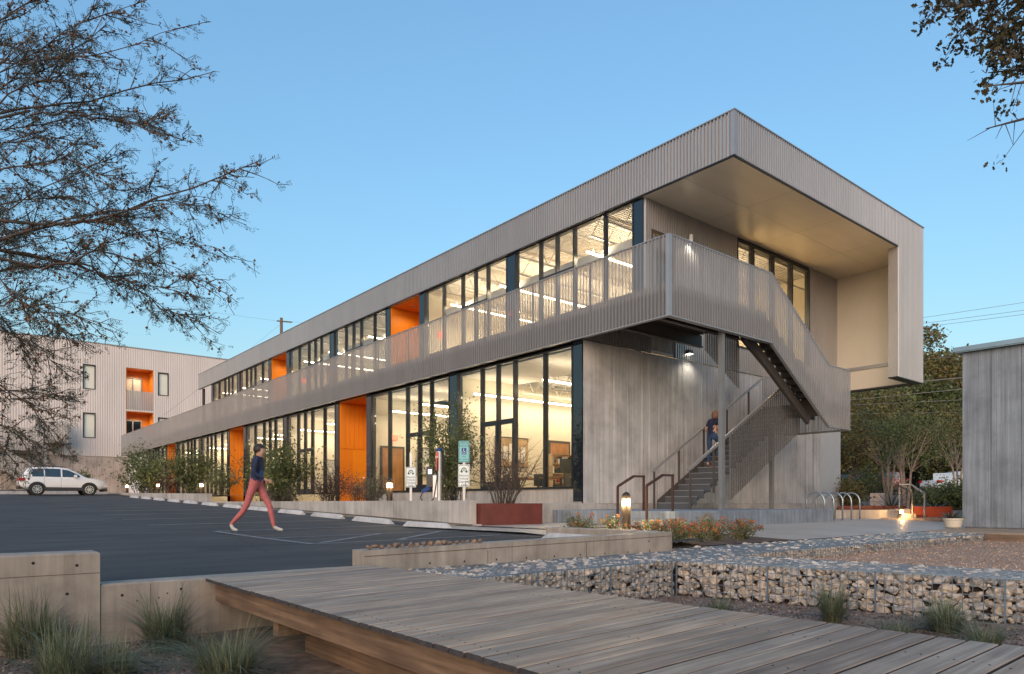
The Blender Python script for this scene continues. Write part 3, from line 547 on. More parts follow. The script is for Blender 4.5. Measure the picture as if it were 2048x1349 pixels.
ob('landing_beam', MB().box(X1, 10.26, 4.06, 22.06, 10.30, LZ - .06).box(X1, 11.3, 4.1, 22.06, 11.34, LZ - .06).box(X1, 12.31, 4.06, 22.06, 12.35, LZ - .06).box(X1, 10.3, 4.06, X1 + .04, 12.31, LZ - .06), dark_steel, ST)
# outer screen of the upper flight and landing, one part for each sheet
slope = lambda z0, z1: (lambda q: z0 + (z1 - z0) * q / (X1 - 17.51))
run_panels('screen_panel', (17.515, YF), (X1, YF), 1.64, slope(5.80, 3.71), slope(7.66, 5.56), (0, -1), screen, ST)
run_panels('screen_panel', (X1 + .004, YF), (22.11, YF), 1.33, 3.71, 5.56, (0, -1), screen, ST)
run_panels('screen_panel', (22.11, YF), (22.11, 12.36), 2.2, 3.71, 5.56, (1, 0), screen, ST)
run_panels('screen_panel', (22.11, 12.38), (X1, 12.38), 1.4, 3.71, 5.56, (0, 1), screen, ST)
cap = MB().bar((17.51, YF, 7.65), (X1, YF, 5.55), .08, .025).box(X1, YF - .04, 5.545, 22.15, YF + .04, 5.57).bar((17.51, YF + .02, 5.785), (X1, YF + .02, 3.695), .09, .03).box(X1, YF - .04, 3.685, 22.15, YF + .05, 3.71).box(22.07, YF, 5.545, 22.15, 12.4, 5.57).box(22.07, YF, 3.66, 22.15, 12.4, 3.71)
ob('screen_trim', cap, trim, ST)
# screen between the two flights and the sloping rails of the lower flight
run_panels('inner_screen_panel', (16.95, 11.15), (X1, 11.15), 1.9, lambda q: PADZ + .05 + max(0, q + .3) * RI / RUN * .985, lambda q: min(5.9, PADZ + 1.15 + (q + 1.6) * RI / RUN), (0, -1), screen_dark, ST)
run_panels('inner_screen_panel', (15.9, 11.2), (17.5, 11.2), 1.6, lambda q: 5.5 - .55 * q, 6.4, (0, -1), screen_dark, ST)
zr = lambda x, h: PADZ + (x - X0) * RI / RUN + h
for y, nm in ((12.42, 'handrail'), (11.22, 'handrail')):
    hi = 20.9 if y > 12 else 20.4
    h = MB().bar((X0 - .15, y, zr(X0 - .15, 1.12)), (hi, y, zr(hi, 1.12)), .05, .06); ob(nm, h, trim, ST)
    for x in ((15.3, 16.4, 17.6, 18.8, 20.0) if y > 12 else (15.3, 16.35)): ob('rail_post', MB().box(x - .025, y - .02, max(PADZ, zr(x, -.12)), x + .025, y + .02, zr(x, 1.1)), dark_steel, ST)
ob('support_post', MB().box(15.37, 10.29, PADZ, 15.49, 10.41, 6.0), POSTG, ST)
ob('support_post', MB().box(20.86, 12.1, 1.0, 20.98, 12.22, 4.06), POSTG, ST)
# pad under the stair, entry steps, rails
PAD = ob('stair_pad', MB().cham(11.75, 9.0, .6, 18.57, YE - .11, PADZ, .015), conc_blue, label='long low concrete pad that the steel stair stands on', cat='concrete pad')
t = thing('entry_steps', 'two low concrete steps between brown rails up to the stair pad', 'steps', (11.4, 9.5, .9))
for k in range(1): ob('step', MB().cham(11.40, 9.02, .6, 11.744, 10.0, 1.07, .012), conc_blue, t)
for k, y in enumerate((9.85, 9.08)):
    t = thing('step_rail', f'slim brown steel step rail {["nearer the building, behind the bollard", "on the flower bed side of the steps"][k]}', 'handrail', (11.0, y, .9), 'brown rails at the pad steps')
    ob('front_post', MB().box(10.93, y - .02, .88, 10.97, y + .02, 1.735), rust_rail, t); ob('rear_post', MB().box(11.76, y - .02, PADZ, 11.80, y + .02, 1.955), rust_rail, t)
    ob('rail', MB().bar((10.95, y, 1.74), (11.45, y, 1.965), .045).bar((11.44, y, 1.965), (11.80, y, 1.97), .045), rust_rail, t)
# ------------------------------------------------------------------ site walls and kerbs
def wall_box(x0, y0, z0, x1, y1, z1, b=.012): return MB().cham(x0, y0, z0, x1, y1, z1, b)
def hole(parent, x, y, z, r=.012):   # tie hole: a small dark recess cup on the face that looks towards -Y
    c = MB()
    for k in range(8):
        a = 2 * math.pi * k / 8; a2 = 2 * math.pi * (k + 1) / 8
        c.add([(x + r * math.cos(a), y - .0015, z + r * math.sin(a)), (x + r * math.cos(a2), y - .0015, z + r * math.sin(a2)), (x, y - .0012, z)], [(0, 1, 2)])
    ob('tie_hole', c, HOLE, parent)
HOLE = plain('hole_dark', (.022, .018, .016), .9, 0, .1); JOINT = plain('joint_line', (.11, .085, .065), .9, 0, .4, 8)
w = ob('retaining_wall', MB().cham(-7, 5.85, -.2, .905, 6.15, 1.04, .012), conc_warm, label='tall stretch of tan concrete retaining wall at the grass bed', cat='wall')
for x, z in ((.70, .75), (.20, .72), (-.35, .70), (.68, .45), (.5, .98), (.76, .95)): hole(w, x, 5.85, z, .011)
ob('pour_joint', MB().box(-7, 5.8475, .887, .905, 5.851, .8905), JOINT, w)
w = ob('retaining_wall', MB().cham(.91, 5.86, -.2, 3.0, 6.10, .80, .012), conc_warm, label='lower stretch of tan concrete retaining wall beside the boardwalk end', cat='wall')
for x, z in ((1.05, .71), (1.46, .725), (1.36, .70), (1.15, .66), (1.30, .67)): hole(w, x, 5.86, z, .011 if z > .7 else .006)
ob('pour_joint', MB().box(1.24, 5.8575, .3, 1.242, 5.861, .78).box(1.465, 5.8575, .3, 1.4665, 5.861, .78), JOINT, w)
w = ob('curb_wall', MB().prism([(3.03, 5.85), (7.58, 5.85), (7.58, 6.08), (3.03, 6.08)], .35, lambda x, y: .956 + .012 * (x - 3.03)), conc_warm, label='long tan concrete curb wall between car park and wire stone cages', cat='wall')
for k in range(9): hole(w, 3.75 + k * .42, 5.85, .80 - .003 * k, .011)
hole(w, 7.1, 5.85, .9); ob('pour_joint', MB().prism([(3.03, 5.846), (7.58, 5.846), (7.58, 5.851), (3.03, 5.851)], lambda x, y: .90 + .012 * (x - 3.03), lambda x, y: .905 + .012 * (x - 3.03)), JOINT, w)
ob('crack', MB().box(4.47, 5.846, .7, 4.474, 5.851, .9).box(5.95, 5.846, .7, 5.957, 5.851, .93), JOINT, w)
ob('curb_wall', MB().cham(7.36, 6.085, .4, 7.60, 8.12, 1.018, .012), conc_warm, label='short tan concrete curb wall turning back beside the flower bed', cat='wall')
w = ob('planter_wall', MB().prism([(8.75, 12.08), (8.93, 12.08), (8.93, 31.0), (8.75, 31.0)], lambda x, y: lot_z(8.7, y) + .06, 1.45), conc, label='long pale concrete planter wall along the parking bays', cat='wall')
ob('footing', MB().prism([(8.84, 11.9), (8.94, 11.9), (8.94, 31), (8.84, 31)], .5, lambda x, y: lot_z(8.7, y) + .062), conc, w)
for y in (15.3, 19.1, 22.9, 26.7): ob('joint', MB().box(8.746, y, 1.0, 8.751, y + .006, 1.44), JOINT, w)
w = ob('planter_wall', MB().prism([(8.75, 31.005), (8.95, 31.005), (8.95, 54), (8.75, 54)], lambda x, y: lot_z(8.7, y) + .04, lambda x, y: 1.79 + .0128 * (y - 31)), conc, label='raised far planter wall stretch running down to the white car', cat='wall')
ob('footing', MB().prism([(8.84, 31.01), (9.15, 31.01), (9.15, 54), (8.84, 54)], .9, lambda x, y: lot_z(8.7, y) + .042), conc, w)
t = thing('steel_planter', 'rust red steel planter box holding a bare twiggy shrub', 'planter', (9.8, 12.3, .9))
ob('front_plate', MB().box(8.95, 11.95, .86, 10.72, 11.965, 1.385), corten, t); ob('side_plate', MB().box(8.95, 11.965, .86, 8.965, 12.75, 1.385), corten, t); ob('side_plate', MB().box(10.705, 11.965, .86, 10.72, 12.75, 1.385), corten, t); ob('rear_plate', MB().box(8.965, 12.735, .86, 10.705, 12.75, 1.385), corten, t); ob('soil_fill', MB().box(8.966, 11.966, .9, 10.704, 12.734, 1.33), soil, t)
# wheel stops and painted lines
def wheel_stop(x, y0, y1, label):
    n = 10; t0 = lot_z(x, y0); v = []; prof = [(-.09, 0), (-.065, .075), (-.035, .115), (.035, .115), (.065, .075), (.09, 0)]; mb = MB()
    for k in range(n + 1):
        ff = (0, .06, .10, .3, .5, .7, .8, .88, .90, .94, 1)[k]; y = y0 + (y1 - y0) * ff; e = (.42, .88, 1, 1, 1, 1, 1, 1, 1, .88, .42)[k]; z = lot_z(x, y) + .006
        v += [(x + px * (.7 + .3 * e), y, z + pz * e) for px, pz in prof]
    f = [(k * 6 + i, k * 6 + i + 1, (k + 1) * 6 + i + 1, (k + 1) * 6 + i) for k in range(n) for i in range(5)] + [tuple(range(6)), tuple(reversed(range(n * 6, n * 6 + 6)))]
    mb.add(v, f); return ob('wheel_stop', mb, STOP, label=label, cat='wheel stop', group='concrete wheel stops along the planter wall')
STOP = concrete('painted_concrete', (.50, .49, .475), .4)
NUM = ['nearest', 'second', 'third', 'fourth', 'fifth', 'sixth', 'seventh', 'eighth', 'ninth', 'tenth', 'eleventh', 'twelfth', 'thirteenth']
stops = [(7.95, 11.62, 13.3)] + [(8.0 + .03 * k, 14.35 + 2.72 * (k - 1) - .95, 14.35 + 2.72 * (k - 1) + .95) for k in range(1, 13)]
stops = [(7.9, 11.6, 13.3), (7.95, 14.0, 15.85), (8.02, 16.65, 18.5)] + [(8.08, 19.3 + 2.7 * k, 21.1 + 2.7 * k) for k in range(9)]
for k, (x, a, b) in enumerate(stops): wheel_stop(x, a, b, f'white concrete wheel stop, {NUM[k]} from the rust red planter')
ob('wheel_stop', bpy.data.objects['wheel_stop'].data.copy(), None, label='worn grey wheel stop behind the long curb wall', cat='wheel stop').location = (-.95, -5.6, -.038)
ln = MB()
def paint(x0, y0, x1, y1, w=.1):
    d = Vector((x1 - x0, y1 - y0)); L = d.length; d /= L; nrm = Vector((-d.y, d.x)) * w / 2; n = max(1, int(L / 1.5)); b = len(ln.v)
    for k in range(n + 1):
        p = Vector((x0, y0)) + d * (L * k / n)
        for s_ in (1, -1): q = p + nrm * s_; ln.v.append((q.x, q.y, lot_z(q.x, q.y) + .005))
    ln.f += [(b + 2 * k, b + 2 * k + 1, b + 2 * k + 3, b + 2 * k + 2) for k in range(n)]
for y in (11.05, 13.65, 16.25, 18.9, 21.6, 24.3, 27, 29.7, 32.4, 35.1, 37.8, 40.5): paint(4.0 if y < 14 else 3.4, y, 8.45, y)
paint(4.0, 9.2, 4.0, 13.65); paint(4.0, 9.2, 7.3, 9.2); paint(4.2, 9.4, 6.0, 11.0); paint(5.4, 9.3, 7.2, 10.9); paint(8.5, 11.3, 8.5, 46, .08)
struct('parking_marking', ln, line_paint)
struct('kerb', MB().prism([(-40, 53.5), (8.7, 53.5), (8.7, 53.9), (-40, 53.9)], 1.4, lambda x, y: lot_z(x, y) + .2), STOP)

# ------------------------------------------------------------------ boardwalk
BW = thing('boardwalk', 'weathered timber boardwalk crossing the garden hollow to the car park', 'boardwalk', (2.3, 3.2, .36))
dz = lambda x: .80 + .021 * (x - 1.65); P = .114; k = 0; y = 5.82; rb = random.Random(11)
right = lambda y: 3.03 + (5.85 - y) * .051
while y > -2.2:
    xl = 1.63 + rb.uniform(-.004, .004); xr = right(y) + rb.uniform(-.004, .004); sag = rb.uniform(-.0015, .0015); tl = .0035
    mb = MB(); y1, y0 = y - .0055, y - P + .0055
    for zf, ins in ((-.024, 0), (-.004, 0), (0, .004)):
        for px, py in ((xl, y0 + ins), (xr, y0 + ins), (xr, y1 - ins), (xl, y1 - ins)): mb.v.append((px, py - (px - xl) * tl, dz(px) + sag + zf))
    mb.f = [(3, 2, 1, 0), (8, 9, 10, 11)]
    for a in (0, 4):
        for q in range(4): mb.f.append((a + q, a + (q + 1) % 4, a + 4 + (q + 1) % 4, a + 4 + q))
    me = mesh_of('deck_board', mb); me.materials.append(deckwood); me.materials.append(end_gap_shade)
    for pi in (2, 3, 4, 5, 7, 9): me.polygons[pi].material_index = 1  # long sides go dark like the ends: gap shade put into their colour
    b = ob('deck_board', me, None, BW)
    if y < 3.6:
        sb = MB()
        for sx in ((1.74, 2.87) if rb.random() < .8 else (2.32,)):
            for sy in (.03, P - .03): sb.lathe([(.0045, -.001), (.0045, .0012)], (sx + rb.uniform(-.008, .008), y - sy - (sx - xl) * tl, dz(sx) + sag + .0003), 6)
        ob('screw', sb, HOLE, b, kind='stuff')
    y -= P; k += 1
for xx, z0, z1, nm in ((1.70, -.185, -.027, 'rim_joist'), (2.3, -.185, -.027, 'joist'), (2.85, -.185, -.027, 'joist')):
    ob(nm, MB().box(xx, -2.2, dz(xx) + z0, xx + .045, 5.80, dz(xx) + z1), joistwood, BW)
ob('carrier_beam', MB().box(1.98, -2.2, .36, 2.07, 4.7, .60), joistwood, BW); ob('carrier_beam', MB().box(2.85 + .1, -2.2, .36, 3.04, 4.7, .62), joistwood, BW)
for yy in (4.6, 2.4, .2): ob('cross_beam', MB().box(1.75, yy, dz(1.7) - .3, 3.1, yy + .09, dz(1.7) - .187), joistwood, BW)
# ------------------------------------------------------------------ gabions
def stone_mesh(seed, n=17):
    r = np.random.default_rng(seed); p = r.normal(size=(n, 3)); p /= np.linalg.norm(p, axis=1)[:, None]; p *= r.uniform(.82, 1.06, (n, 1)) * np.array([1, r.uniform(.75, .95), r.uniform(.7, .95)]) * .5
    bm = bmesh.new(); [bm.verts.new(q) for q in p]; g = bmesh.ops.convex_hull(bm, input=bm.verts); bmesh.ops.delete(bm, geom=[v for v in bm.verts if not v.link_faces], context='VERTS')
    bmesh.ops.bevel(bm, geom=list(bm.edges), offset=.035, segments=1, affect='EDGES', clamp_overlap=True); me = bpy.data.meshes.new('stone'); bm.to_mesh(me); bm.free(); me.materials.append(stone_m); return me
STONES = [stone_mesh(100 + k) for k in range(14)]
def stone_np(k): me = STONES[k]; v = np.empty(len(me.vertices) * 3, np.float32); me.vertices.foreach_get('co', v); return v.reshape(-1, 3), [tuple(p.vertices) for p in me.polygons]
SNP = [stone_np(k) for k in range(14)]
def stone_face(parent, a, b, z0, z1, inward, size, r, limit):
    """stones of mixed size packed behind the wire from a to b (xy); the largest become parts, the rest one heap"""
    L = math.hypot(b[0] - a[0], b[1] - a[1]); u = ((b[0] - a[0]) / L, (b[1] - a[1]) / L); heap = MB(); cnt = 0; H = z1 - z0; put = []
    for tier, (rad, tries) in enumerate(((.85, 260), (.66, 500), (.5, 900), (.36, 1500), (.25, 1800))):
        for _ in range(int(tries * L / 3.2)):
            q, z = r.uniform(0, L), r.uniform(0, H); rr_ = size * rad * r.uniform(.85, 1.1); asp = r.uniform(.62, .95)
            if z - rr_ * asp < -.03 or z + rr_ * asp > H + .012: continue
            if all(((q - p[0]) / (rr_ + p[2])) ** 2 + ((z - p[1]) / (rr_ * asp + p[2] * p[3])) ** 2 > .80 for p in put): put.append((q, z, rr_, asp))
    def place(q, z, sx, sy, sz, dep, part):
        x = a[0] + u[0] * q + inward[0] * dep; y = a[1] + u[1] * q + inward[1] * dep; k = r.randrange(14); M = Matrix.Translation((x, y, z0 + z)) @ Euler((r.uniform(-.5, .5), r.uniform(-.5, .5), math.atan2(u[1], u[0]) + r.uniform(-.5, .5))).to_matrix().to_4x4() @ Matrix.Diagonal((sx, sy, sz, 1))
        if part: o = bpy.data.objects.new('stone', STONES[k]); COL.objects.link(o); o.parent = parent; o.matrix_parent_inverse = Matrix.Translation(-parent.location); o.matrix_basis = M
        else: V, F = SNP[k]; heap.add([M @ Vector(p) for p in V], F)
    for i, (q, z, rr_, asp) in enumerate(put): place(q, z, rr_ * 2.3, rr_ * 1.9, rr_ * 2.5 * asp, rr_ * .9 + .008, i < limit)
    for _ in range(int(L * 110)): s_ = size * r.uniform(.8, 1.3); place(r.uniform(0, L), r.uniform(0, H - s_ * .35), s_, s_, s_ * .8, size * .8, False)
    return heap
def top_stones(heap, poly_fn, n, z, size, r):
    for _ in range(n):
        x, y = poly_fn(r.random(), r.random()); s_ = size * r.uniform(.6, 1.5); k = r.randrange(14); V, F = SNP[k]
        M = Matrix.Translation((x, y, z - s_ * (.2 if r.random() < .9 else .08) + r.uniform(-.012, .012))) @ Euler((r.uniform(-.3, .3), r.uniform(-.3, .3), r.uniform(0, 6.28))).to_matrix().to_4x4() @ Matrix.Diagonal((s_ * 1.2, s_ * 1.0, s_ * .75, 1)); heap.add([M @ Vector(p) for p in V], F)
def cage(face_lines, top_quad, z0, z1, sp=.076, r=.0024):
    mb = MB()
    for a, b in face_lines:
        a = Vector((*a, 0)); b = Vector((*b, 0)); L = (b - a).length; n = int(L / sp)
        for k in range(n + 1):
            p = a + (b - a) * (k / n); w_ = r * (2.6 if k % 13 == 0 else 1.0); mb.bar((p.x, p.y, z0), (p.x, p.y, z1), 2 * w_)
        m = int((z1 - z0) / sp)
        for k in range(m + 1): z = z0 + (z1 - z0) * k / m; mb.bar((a.x, a.y, z), (b.x, b.y, z), 2 * r * (2 if k == m else 1))
    A, B, C, D = [Vector((*p, z1)) for p in top_quad]; L = max((B - A).length, (C - D).length); n = int(L / sp)
    for k in range(n + 1): mb.bar(A + (B - A) * (k / n), D + (C - D) * (k / n), 1.9 * r * (2.0 if k % 13 == 0 else 1))
    m = int(max((D - A).length, (C - B).length) / sp)
    for k in range(m + 1): mb.bar(A + (D - A) * (k / m), B + (C - B) * (k / m), 1.3 * r)
    return mb
rs = random.Random(5); ZG = .755
G1 = thing('gabion_wall', 'long wire cage wall of pale stones below the curb wall and plaza edge', 'gabion', (9, 5.3, .36))
h = stone_face(G1, (3.35, 4.86), (6.36, 4.86), .37, ZG - .005, (0, 1), .088, rs, 150); hb = stone_face(G1, (7.62, 4.95), (16.9, 4.98), .56, ZG - .005, (0, 1), .088, rs, 140)
h.add(hb.v, hb.f)
top_stones(h, lambda a, b: (3.3 + 4.3 * a, 4.9 + .93 * b), 900, ZG - .012, .10, rs); top_stones(h, lambda a, b: (7.6 + 9.3 * a, 4.98 + 1.2 * b), 1500, ZG - .012, .11, rs)
ob('stone_fill', h, stone_m, G1, kind='stuff'); ob('core', MB().box(3.2, 5.0, .3, 7.55, 5.84, .70).box(7.56, 5.1, .3, 16.8, 6.14, .70), soil, G1)
ob('wire_cage', cage([((3.3, 4.85), (6.36, 4.85))], [(3.3, 4.85), (7.6, 4.85), (7.6, 5.845), (3.3, 5.845)], .36, ZG), wire_m, G1); ob('wire_cage', cage([((7.62, 4.94), (16.9, 4.96))], [(7.6, 4.94), (16.9, 4.96), (16.9, 6.2), (7.6, 6.2)], .56, ZG), wire_m, G1)
G2 = thing('gabion_wall', 'wire cage wall of pale stones coming forward between bed and gravel', 'gabion', (7.0, 3.0, .36))
h = stone_face(G2, (6.36, 4.84), (7.26, .95), .37, ZG - .005, (.97, .22), .09, rs, 290)
top_stones(h, lambda a, b: (6.42 + .9 * a + b * (1.1 - .35 * a), 4.84 - 3.9 * a), 1000, ZG - .012, .10, rs); ob('stone_fill', h, stone_m, G2, kind='stuff'); ob('core', MB().prism([(6.52, 4.84), (7.42, .9), (7.95, .9), (7.55, 4.84)], .3, .70), soil, G2)
ob('wire_cage', cage([((6.35, 4.84), (7.25, .95))], [(6.35, 4.84), (7.25, .95), (8.02, .95), (7.6, 4.84)], .36, ZG), wire_m, G2)
# loose rocks lined up on the curb wall's end
for k in range(18):
    o = bpy.data.objects.new('river_rock', STONES[k % 14].copy()); o.data.materials[0] = rock_m; COL.objects.link(o); s_ = rs.uniform(.055, .085); xx = 3.12 + k * .078; o.location = (xx, 5.95 + rs.uniform(-.02, .02), .956 + .012 * (xx - 3.03) + s_ * .3); o.scale = (s_ * 1.15, s_, s_ * .9); o.rotation_euler = (rs.uniform(-.3, .3), rs.uniform(-.3, .3), rs.uniform(0, 6))
    props(o, ['first', 'second', 'third', 'fourth', 'fifth', 'sixth', 'seventh', 'eighth', 'ninth', 'tenth', 'eleventh', 'twelfth', 'thirteenth', 'fourteenth', 'fifteenth', 'sixteenth', 'seventeenth', 'last'][k] + ' brown river rock on the curb wall counted from its boardwalk end', 'rock', 'row of river rocks on the curb wall')
# plaza edge deck and outbuilding on the far right
OUT = thing('outbuilding', 'tall board formed concrete outbuilding with metal roof edge on the plaza', 'building', (19.9, 6.3, .78)); rr = random.Random(8)
yb = 6.35
while yb > 2.0:
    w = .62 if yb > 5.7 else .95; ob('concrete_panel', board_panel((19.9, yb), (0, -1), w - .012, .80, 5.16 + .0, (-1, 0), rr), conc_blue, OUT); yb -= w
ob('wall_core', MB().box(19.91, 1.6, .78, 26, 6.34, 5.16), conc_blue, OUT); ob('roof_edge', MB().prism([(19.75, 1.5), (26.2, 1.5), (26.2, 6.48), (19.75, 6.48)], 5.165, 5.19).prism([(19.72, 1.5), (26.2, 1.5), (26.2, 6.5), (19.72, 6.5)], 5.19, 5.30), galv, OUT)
SD = thing('timber_landing', 'low timber landing under the board formed outbuilding beside the gravel', 'deck', (18.5, 5, .6))
for k in range(26): ob('deck_board', MB().box(16.95 + k * .112, 1.5, .745, 16.95 + k * .112 + .106, 6.2, .775), deckwood, SD)
ob('fascia_board', MB().box(16.93, 1.5, .58, 16.975, 6.2, .744), joistwood, SD); ob('fascia_board', MB().box(16.94, 4.985, .58, 19.9, 5.0, .744), joistwood, SD)
# ------------------------------------------------------------------ far building at the end of the car park
AY = 75.5
AN = thing('annex_building', 'tall pale ribbed metal building closing the far end of the car park', 'building', (12, AY, 2.4))
opens = [(10.29, 12.03, 11.30, 14.35), (16.67, 12.03, 17.63, 14.32), (10.29, 7.47, 11.30, 9.83), (16.67, 7.5, 17.63, 9.86), (13.86, 10.42, 16.27, 14.46), (13.86, 6.9, 16.27, 10.27)]
xs_ = sorted({-16.0, 24.5} | {o[0] for o in opens} | {o[2] for o in opens} | {-8, 0, 5})
for a, b in zip(xs_[:-1], xs_[1:]):
    z = 5.78
    for o in sorted([o for o in opens if o[0] <= a + .01 and o[2] >= b - .01], key=lambda o: o[1]):
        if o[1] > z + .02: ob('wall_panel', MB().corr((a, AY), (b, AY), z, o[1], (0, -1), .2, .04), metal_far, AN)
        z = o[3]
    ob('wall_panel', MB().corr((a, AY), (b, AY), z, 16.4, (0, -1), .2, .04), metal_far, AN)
ob('coping', MB().box(-16, AY - .08, 16.4, 24.5, AY + .2, 16.48), trim, AN); ob('building_core', MB().box(-16, AY + 1.9, 2, 24.5, AY + 14, 16.35), metal_far, AN); ob('roof', MB().box(-16, AY + .2, 16.2, 24.5, AY + 1.9, 16.35), metal_far, AN)
rr = random.Random(4); x = -16
while x < 13.2:
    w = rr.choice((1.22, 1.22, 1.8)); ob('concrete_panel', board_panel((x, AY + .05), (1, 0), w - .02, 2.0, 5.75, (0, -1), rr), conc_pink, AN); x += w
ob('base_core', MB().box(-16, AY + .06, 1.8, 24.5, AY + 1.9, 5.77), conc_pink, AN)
pane_m = plain('sunset_reflection_glass', (.85, .80, .66), .25, 0, .05, .6, spec=.6)  # cream reflection of the sunset painted into the pane colour
for k, o in enumerate(opens[:4]):
    ob('window', MB().box(o[0], AY + .12, o[1], o[2], AY + .14, o[3]), pane_m, AN)
    ob('window_frame', MB().box(o[0], AY - .05, o[1], o[0] + .07, AY + .12, o[3]).box(o[2] - .07, AY - .05, o[1], o[2], AY + .12, o[3]).box(o[0] + .07, AY - .05, o[3] - .09, o[2] - .07, AY + .12, o[3]).box(o[0] + .07, AY - .05, o[1], o[2] - .07, AY + .12, o[1] + .07), frame, AN)
for k, o in enumerate(opens[4:]):
    ob('loggia_lining', MB().box(o[0], AY, o[1], o[0] + .05, AY + 1.8, o[3]), orange, AN); ob('loggia_lining', MB().box(o[2] - .05, AY, o[1], o[2], AY + 1.8, o[3]), orange, AN); ob('loggia_ceiling', MB().box(o[0] + .05, AY, o[3] - .06, o[2] - .05, AY + 1.8, o[3]), orange_ceil, AN); ob('loggia_back', MB().box(o[0], AY + 1.8, o[1], o[2], AY + 1.88, o[3]), orange, AN)
    ob('loggia_floor', MB().box(o[0], AY + .02, o[1] - .05, o[2], AY + 1.8, o[1]), conc, AN); ob('loggia_window', MB().box(o[0] + .06, AY + 1.74, o[1], o[2] - .75, AY + 1.79, o[3] - .75), pane_m if k == 0 else glossy_dark, AN)
    ob('loggia_window_frame', MB().box(o[0] + .85, AY + 1.70, o[1], o[0] + .97, AY + 1.78, o[3] - .7).box(o[2] - .8, AY + 1.70, o[1], o[2] - .68, AY + 1.78, o[3] - .7).box(o[0] + .06, AY + 1.70, o[3] - .78, o[2] - .8, AY + 1.78, o[3] - .68), trim, AN)
    ob('loggia_guard', MB().corr((o[0], AY + .02), (o[2], AY + .02), o[1], o[1] + 1.85 if k == 0 else o[1] + 1.2, (0, -1), .2, .03), screen_far, AN)
    downlight(15.05, AY + .7, o[3] - .063, f'round downlight in the {["upper", "lower"][k]} orange loggia of the far building', 60)
# its stair tower with ribbed screens
SY = 73.4
def poly_screen(pts, name='stair_screen'):
    """ribbed screen whose top and foot follow two polylines"""
    top, bot = pts; xs2 = sorted({p[0] for p in top} | {p[0] for p in bot}); f = lambda L, x: next((a[1] + (b[1] - a[1]) * (x - a[0]) / (b[0] - a[0]) for a, b in zip(L[:-1], L[1:]) if a[0] - 1e-6 <= x <= b[0] + 1e-6), L[-1][1])
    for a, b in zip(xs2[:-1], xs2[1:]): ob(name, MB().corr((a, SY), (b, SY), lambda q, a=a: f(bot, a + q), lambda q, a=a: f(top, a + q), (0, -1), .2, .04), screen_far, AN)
poly_screen(([(-4, 7.83), (5.91, 7.92), (6.85, 8.56), (8.87, 8.68)], [(-4, 5.91), (5.98, 5.92), (7.22, 6.69), (8.87, 6.69)]))
poly_screen(([(-1, 8.6), (4.78, 5.70), (6.7, 4.5), (6.95, 4.4)], [(-1, 6.7), (3.95, 4.21), (5.45, 3.35), (6.95, 2.5)]), 'lower_stair_screen')
ob('stair_landing', MB().box(7.2, SY + .06, 6.7, 8.87, AY - .05, 7.4).box(-4, SY + .06, 5.95, 6.0, AY - .05, 6.6), dark_steel, AN); ob('stair_post', MB().box(7.1, SY + .1, 2.4, 7.28, SY + .28, 6.7), trim, AN); ob('end_screen', MB().corr((8.87, SY), (8.87, AY), 6.69, 8.68, (1, 0), .2, .04), screen_far, AN)

# ------------------------------------------------------------------ utility pole and wires
t = thing('utility_pole', 'brown timber utility pole rising behind the long roof', 'utility pole', (28.4, 73.7, 2)); ob('pole', MB().tube([(28.4, 73.7, 1.5), (28.4, 73.7, 21.3)], [.22, .16], 8), joistwood, t); ob('crossarm', MB().bar((27.9, 73.7, 20.9), (29.4, 73.2, 20.9), .12), joistwood, t)
cable_m = plain('cable_grey', (.22, .22, .21), .7, 0, .1)
def wire(a, b, sag, label, r=.012, m=None):
    pts = [Vector(a).lerp(Vector(b), k / 14) - Vector((0, 0, sag * 4 * (k / 14) * (1 - k / 14))) for k in range(15)]; ob('power_line', MB().tube(pts, r, 4), m or frame, label=label, cat='power line', group='overhead wires')
wire((28.4, 73.7, 20.9), (-70, 60, 19), 1.2, 'thin overhead wire sagging left from the timber pole', .008); wire((28.4, 73.7, 20.9), (60, 40, 21), .8, 'thin overhead wire leaving the timber pole to the right', .008); wire((28.4, 73.7, 20.7), (15, 66, 9.0), .1, 'slanting guy wire of the timber pole', .008)
def at(px, py, d): l = (px - 1024) / 1393; return (d * (math.sin(AZ) + math.cos(AZ) * l), d * (math.cos(AZ) - math.sin(AZ) * l), 1.4 + (1006 - py) / 1393 * d)
for k, (y0, y1, r, m, lb) in enumerate(((645, 609, .012, frame, 'topmost thin wire crossing the sky beside the roof'), (655, 624, .012, frame, 'second thin wire crossing the sky beside the roof'), (662, 632, .012, frame, 'third thin wire crossing the sky beside the roof'), (722, 706, .012, frame, 'thin dark wire crossing the tree tops'), (768, 746, .045, frame, 'thick black cable crossing in front of the trees'), (792, 768, .016, cable_m, 'pale cable just below the overhanging roof corner'), (806, 794, .013, cable_m, 'middle pale cable in front of the trees'), (826, 822, .013, cable_m, 'lowest pale cable in front of the trees'))):
    a = at(1560, y0 + (y0 - y1) * .9, 46); b = at(2300, y1 - (y0 - y1) * 1.2, 40); wire(a, b, .05, lb, r, m)

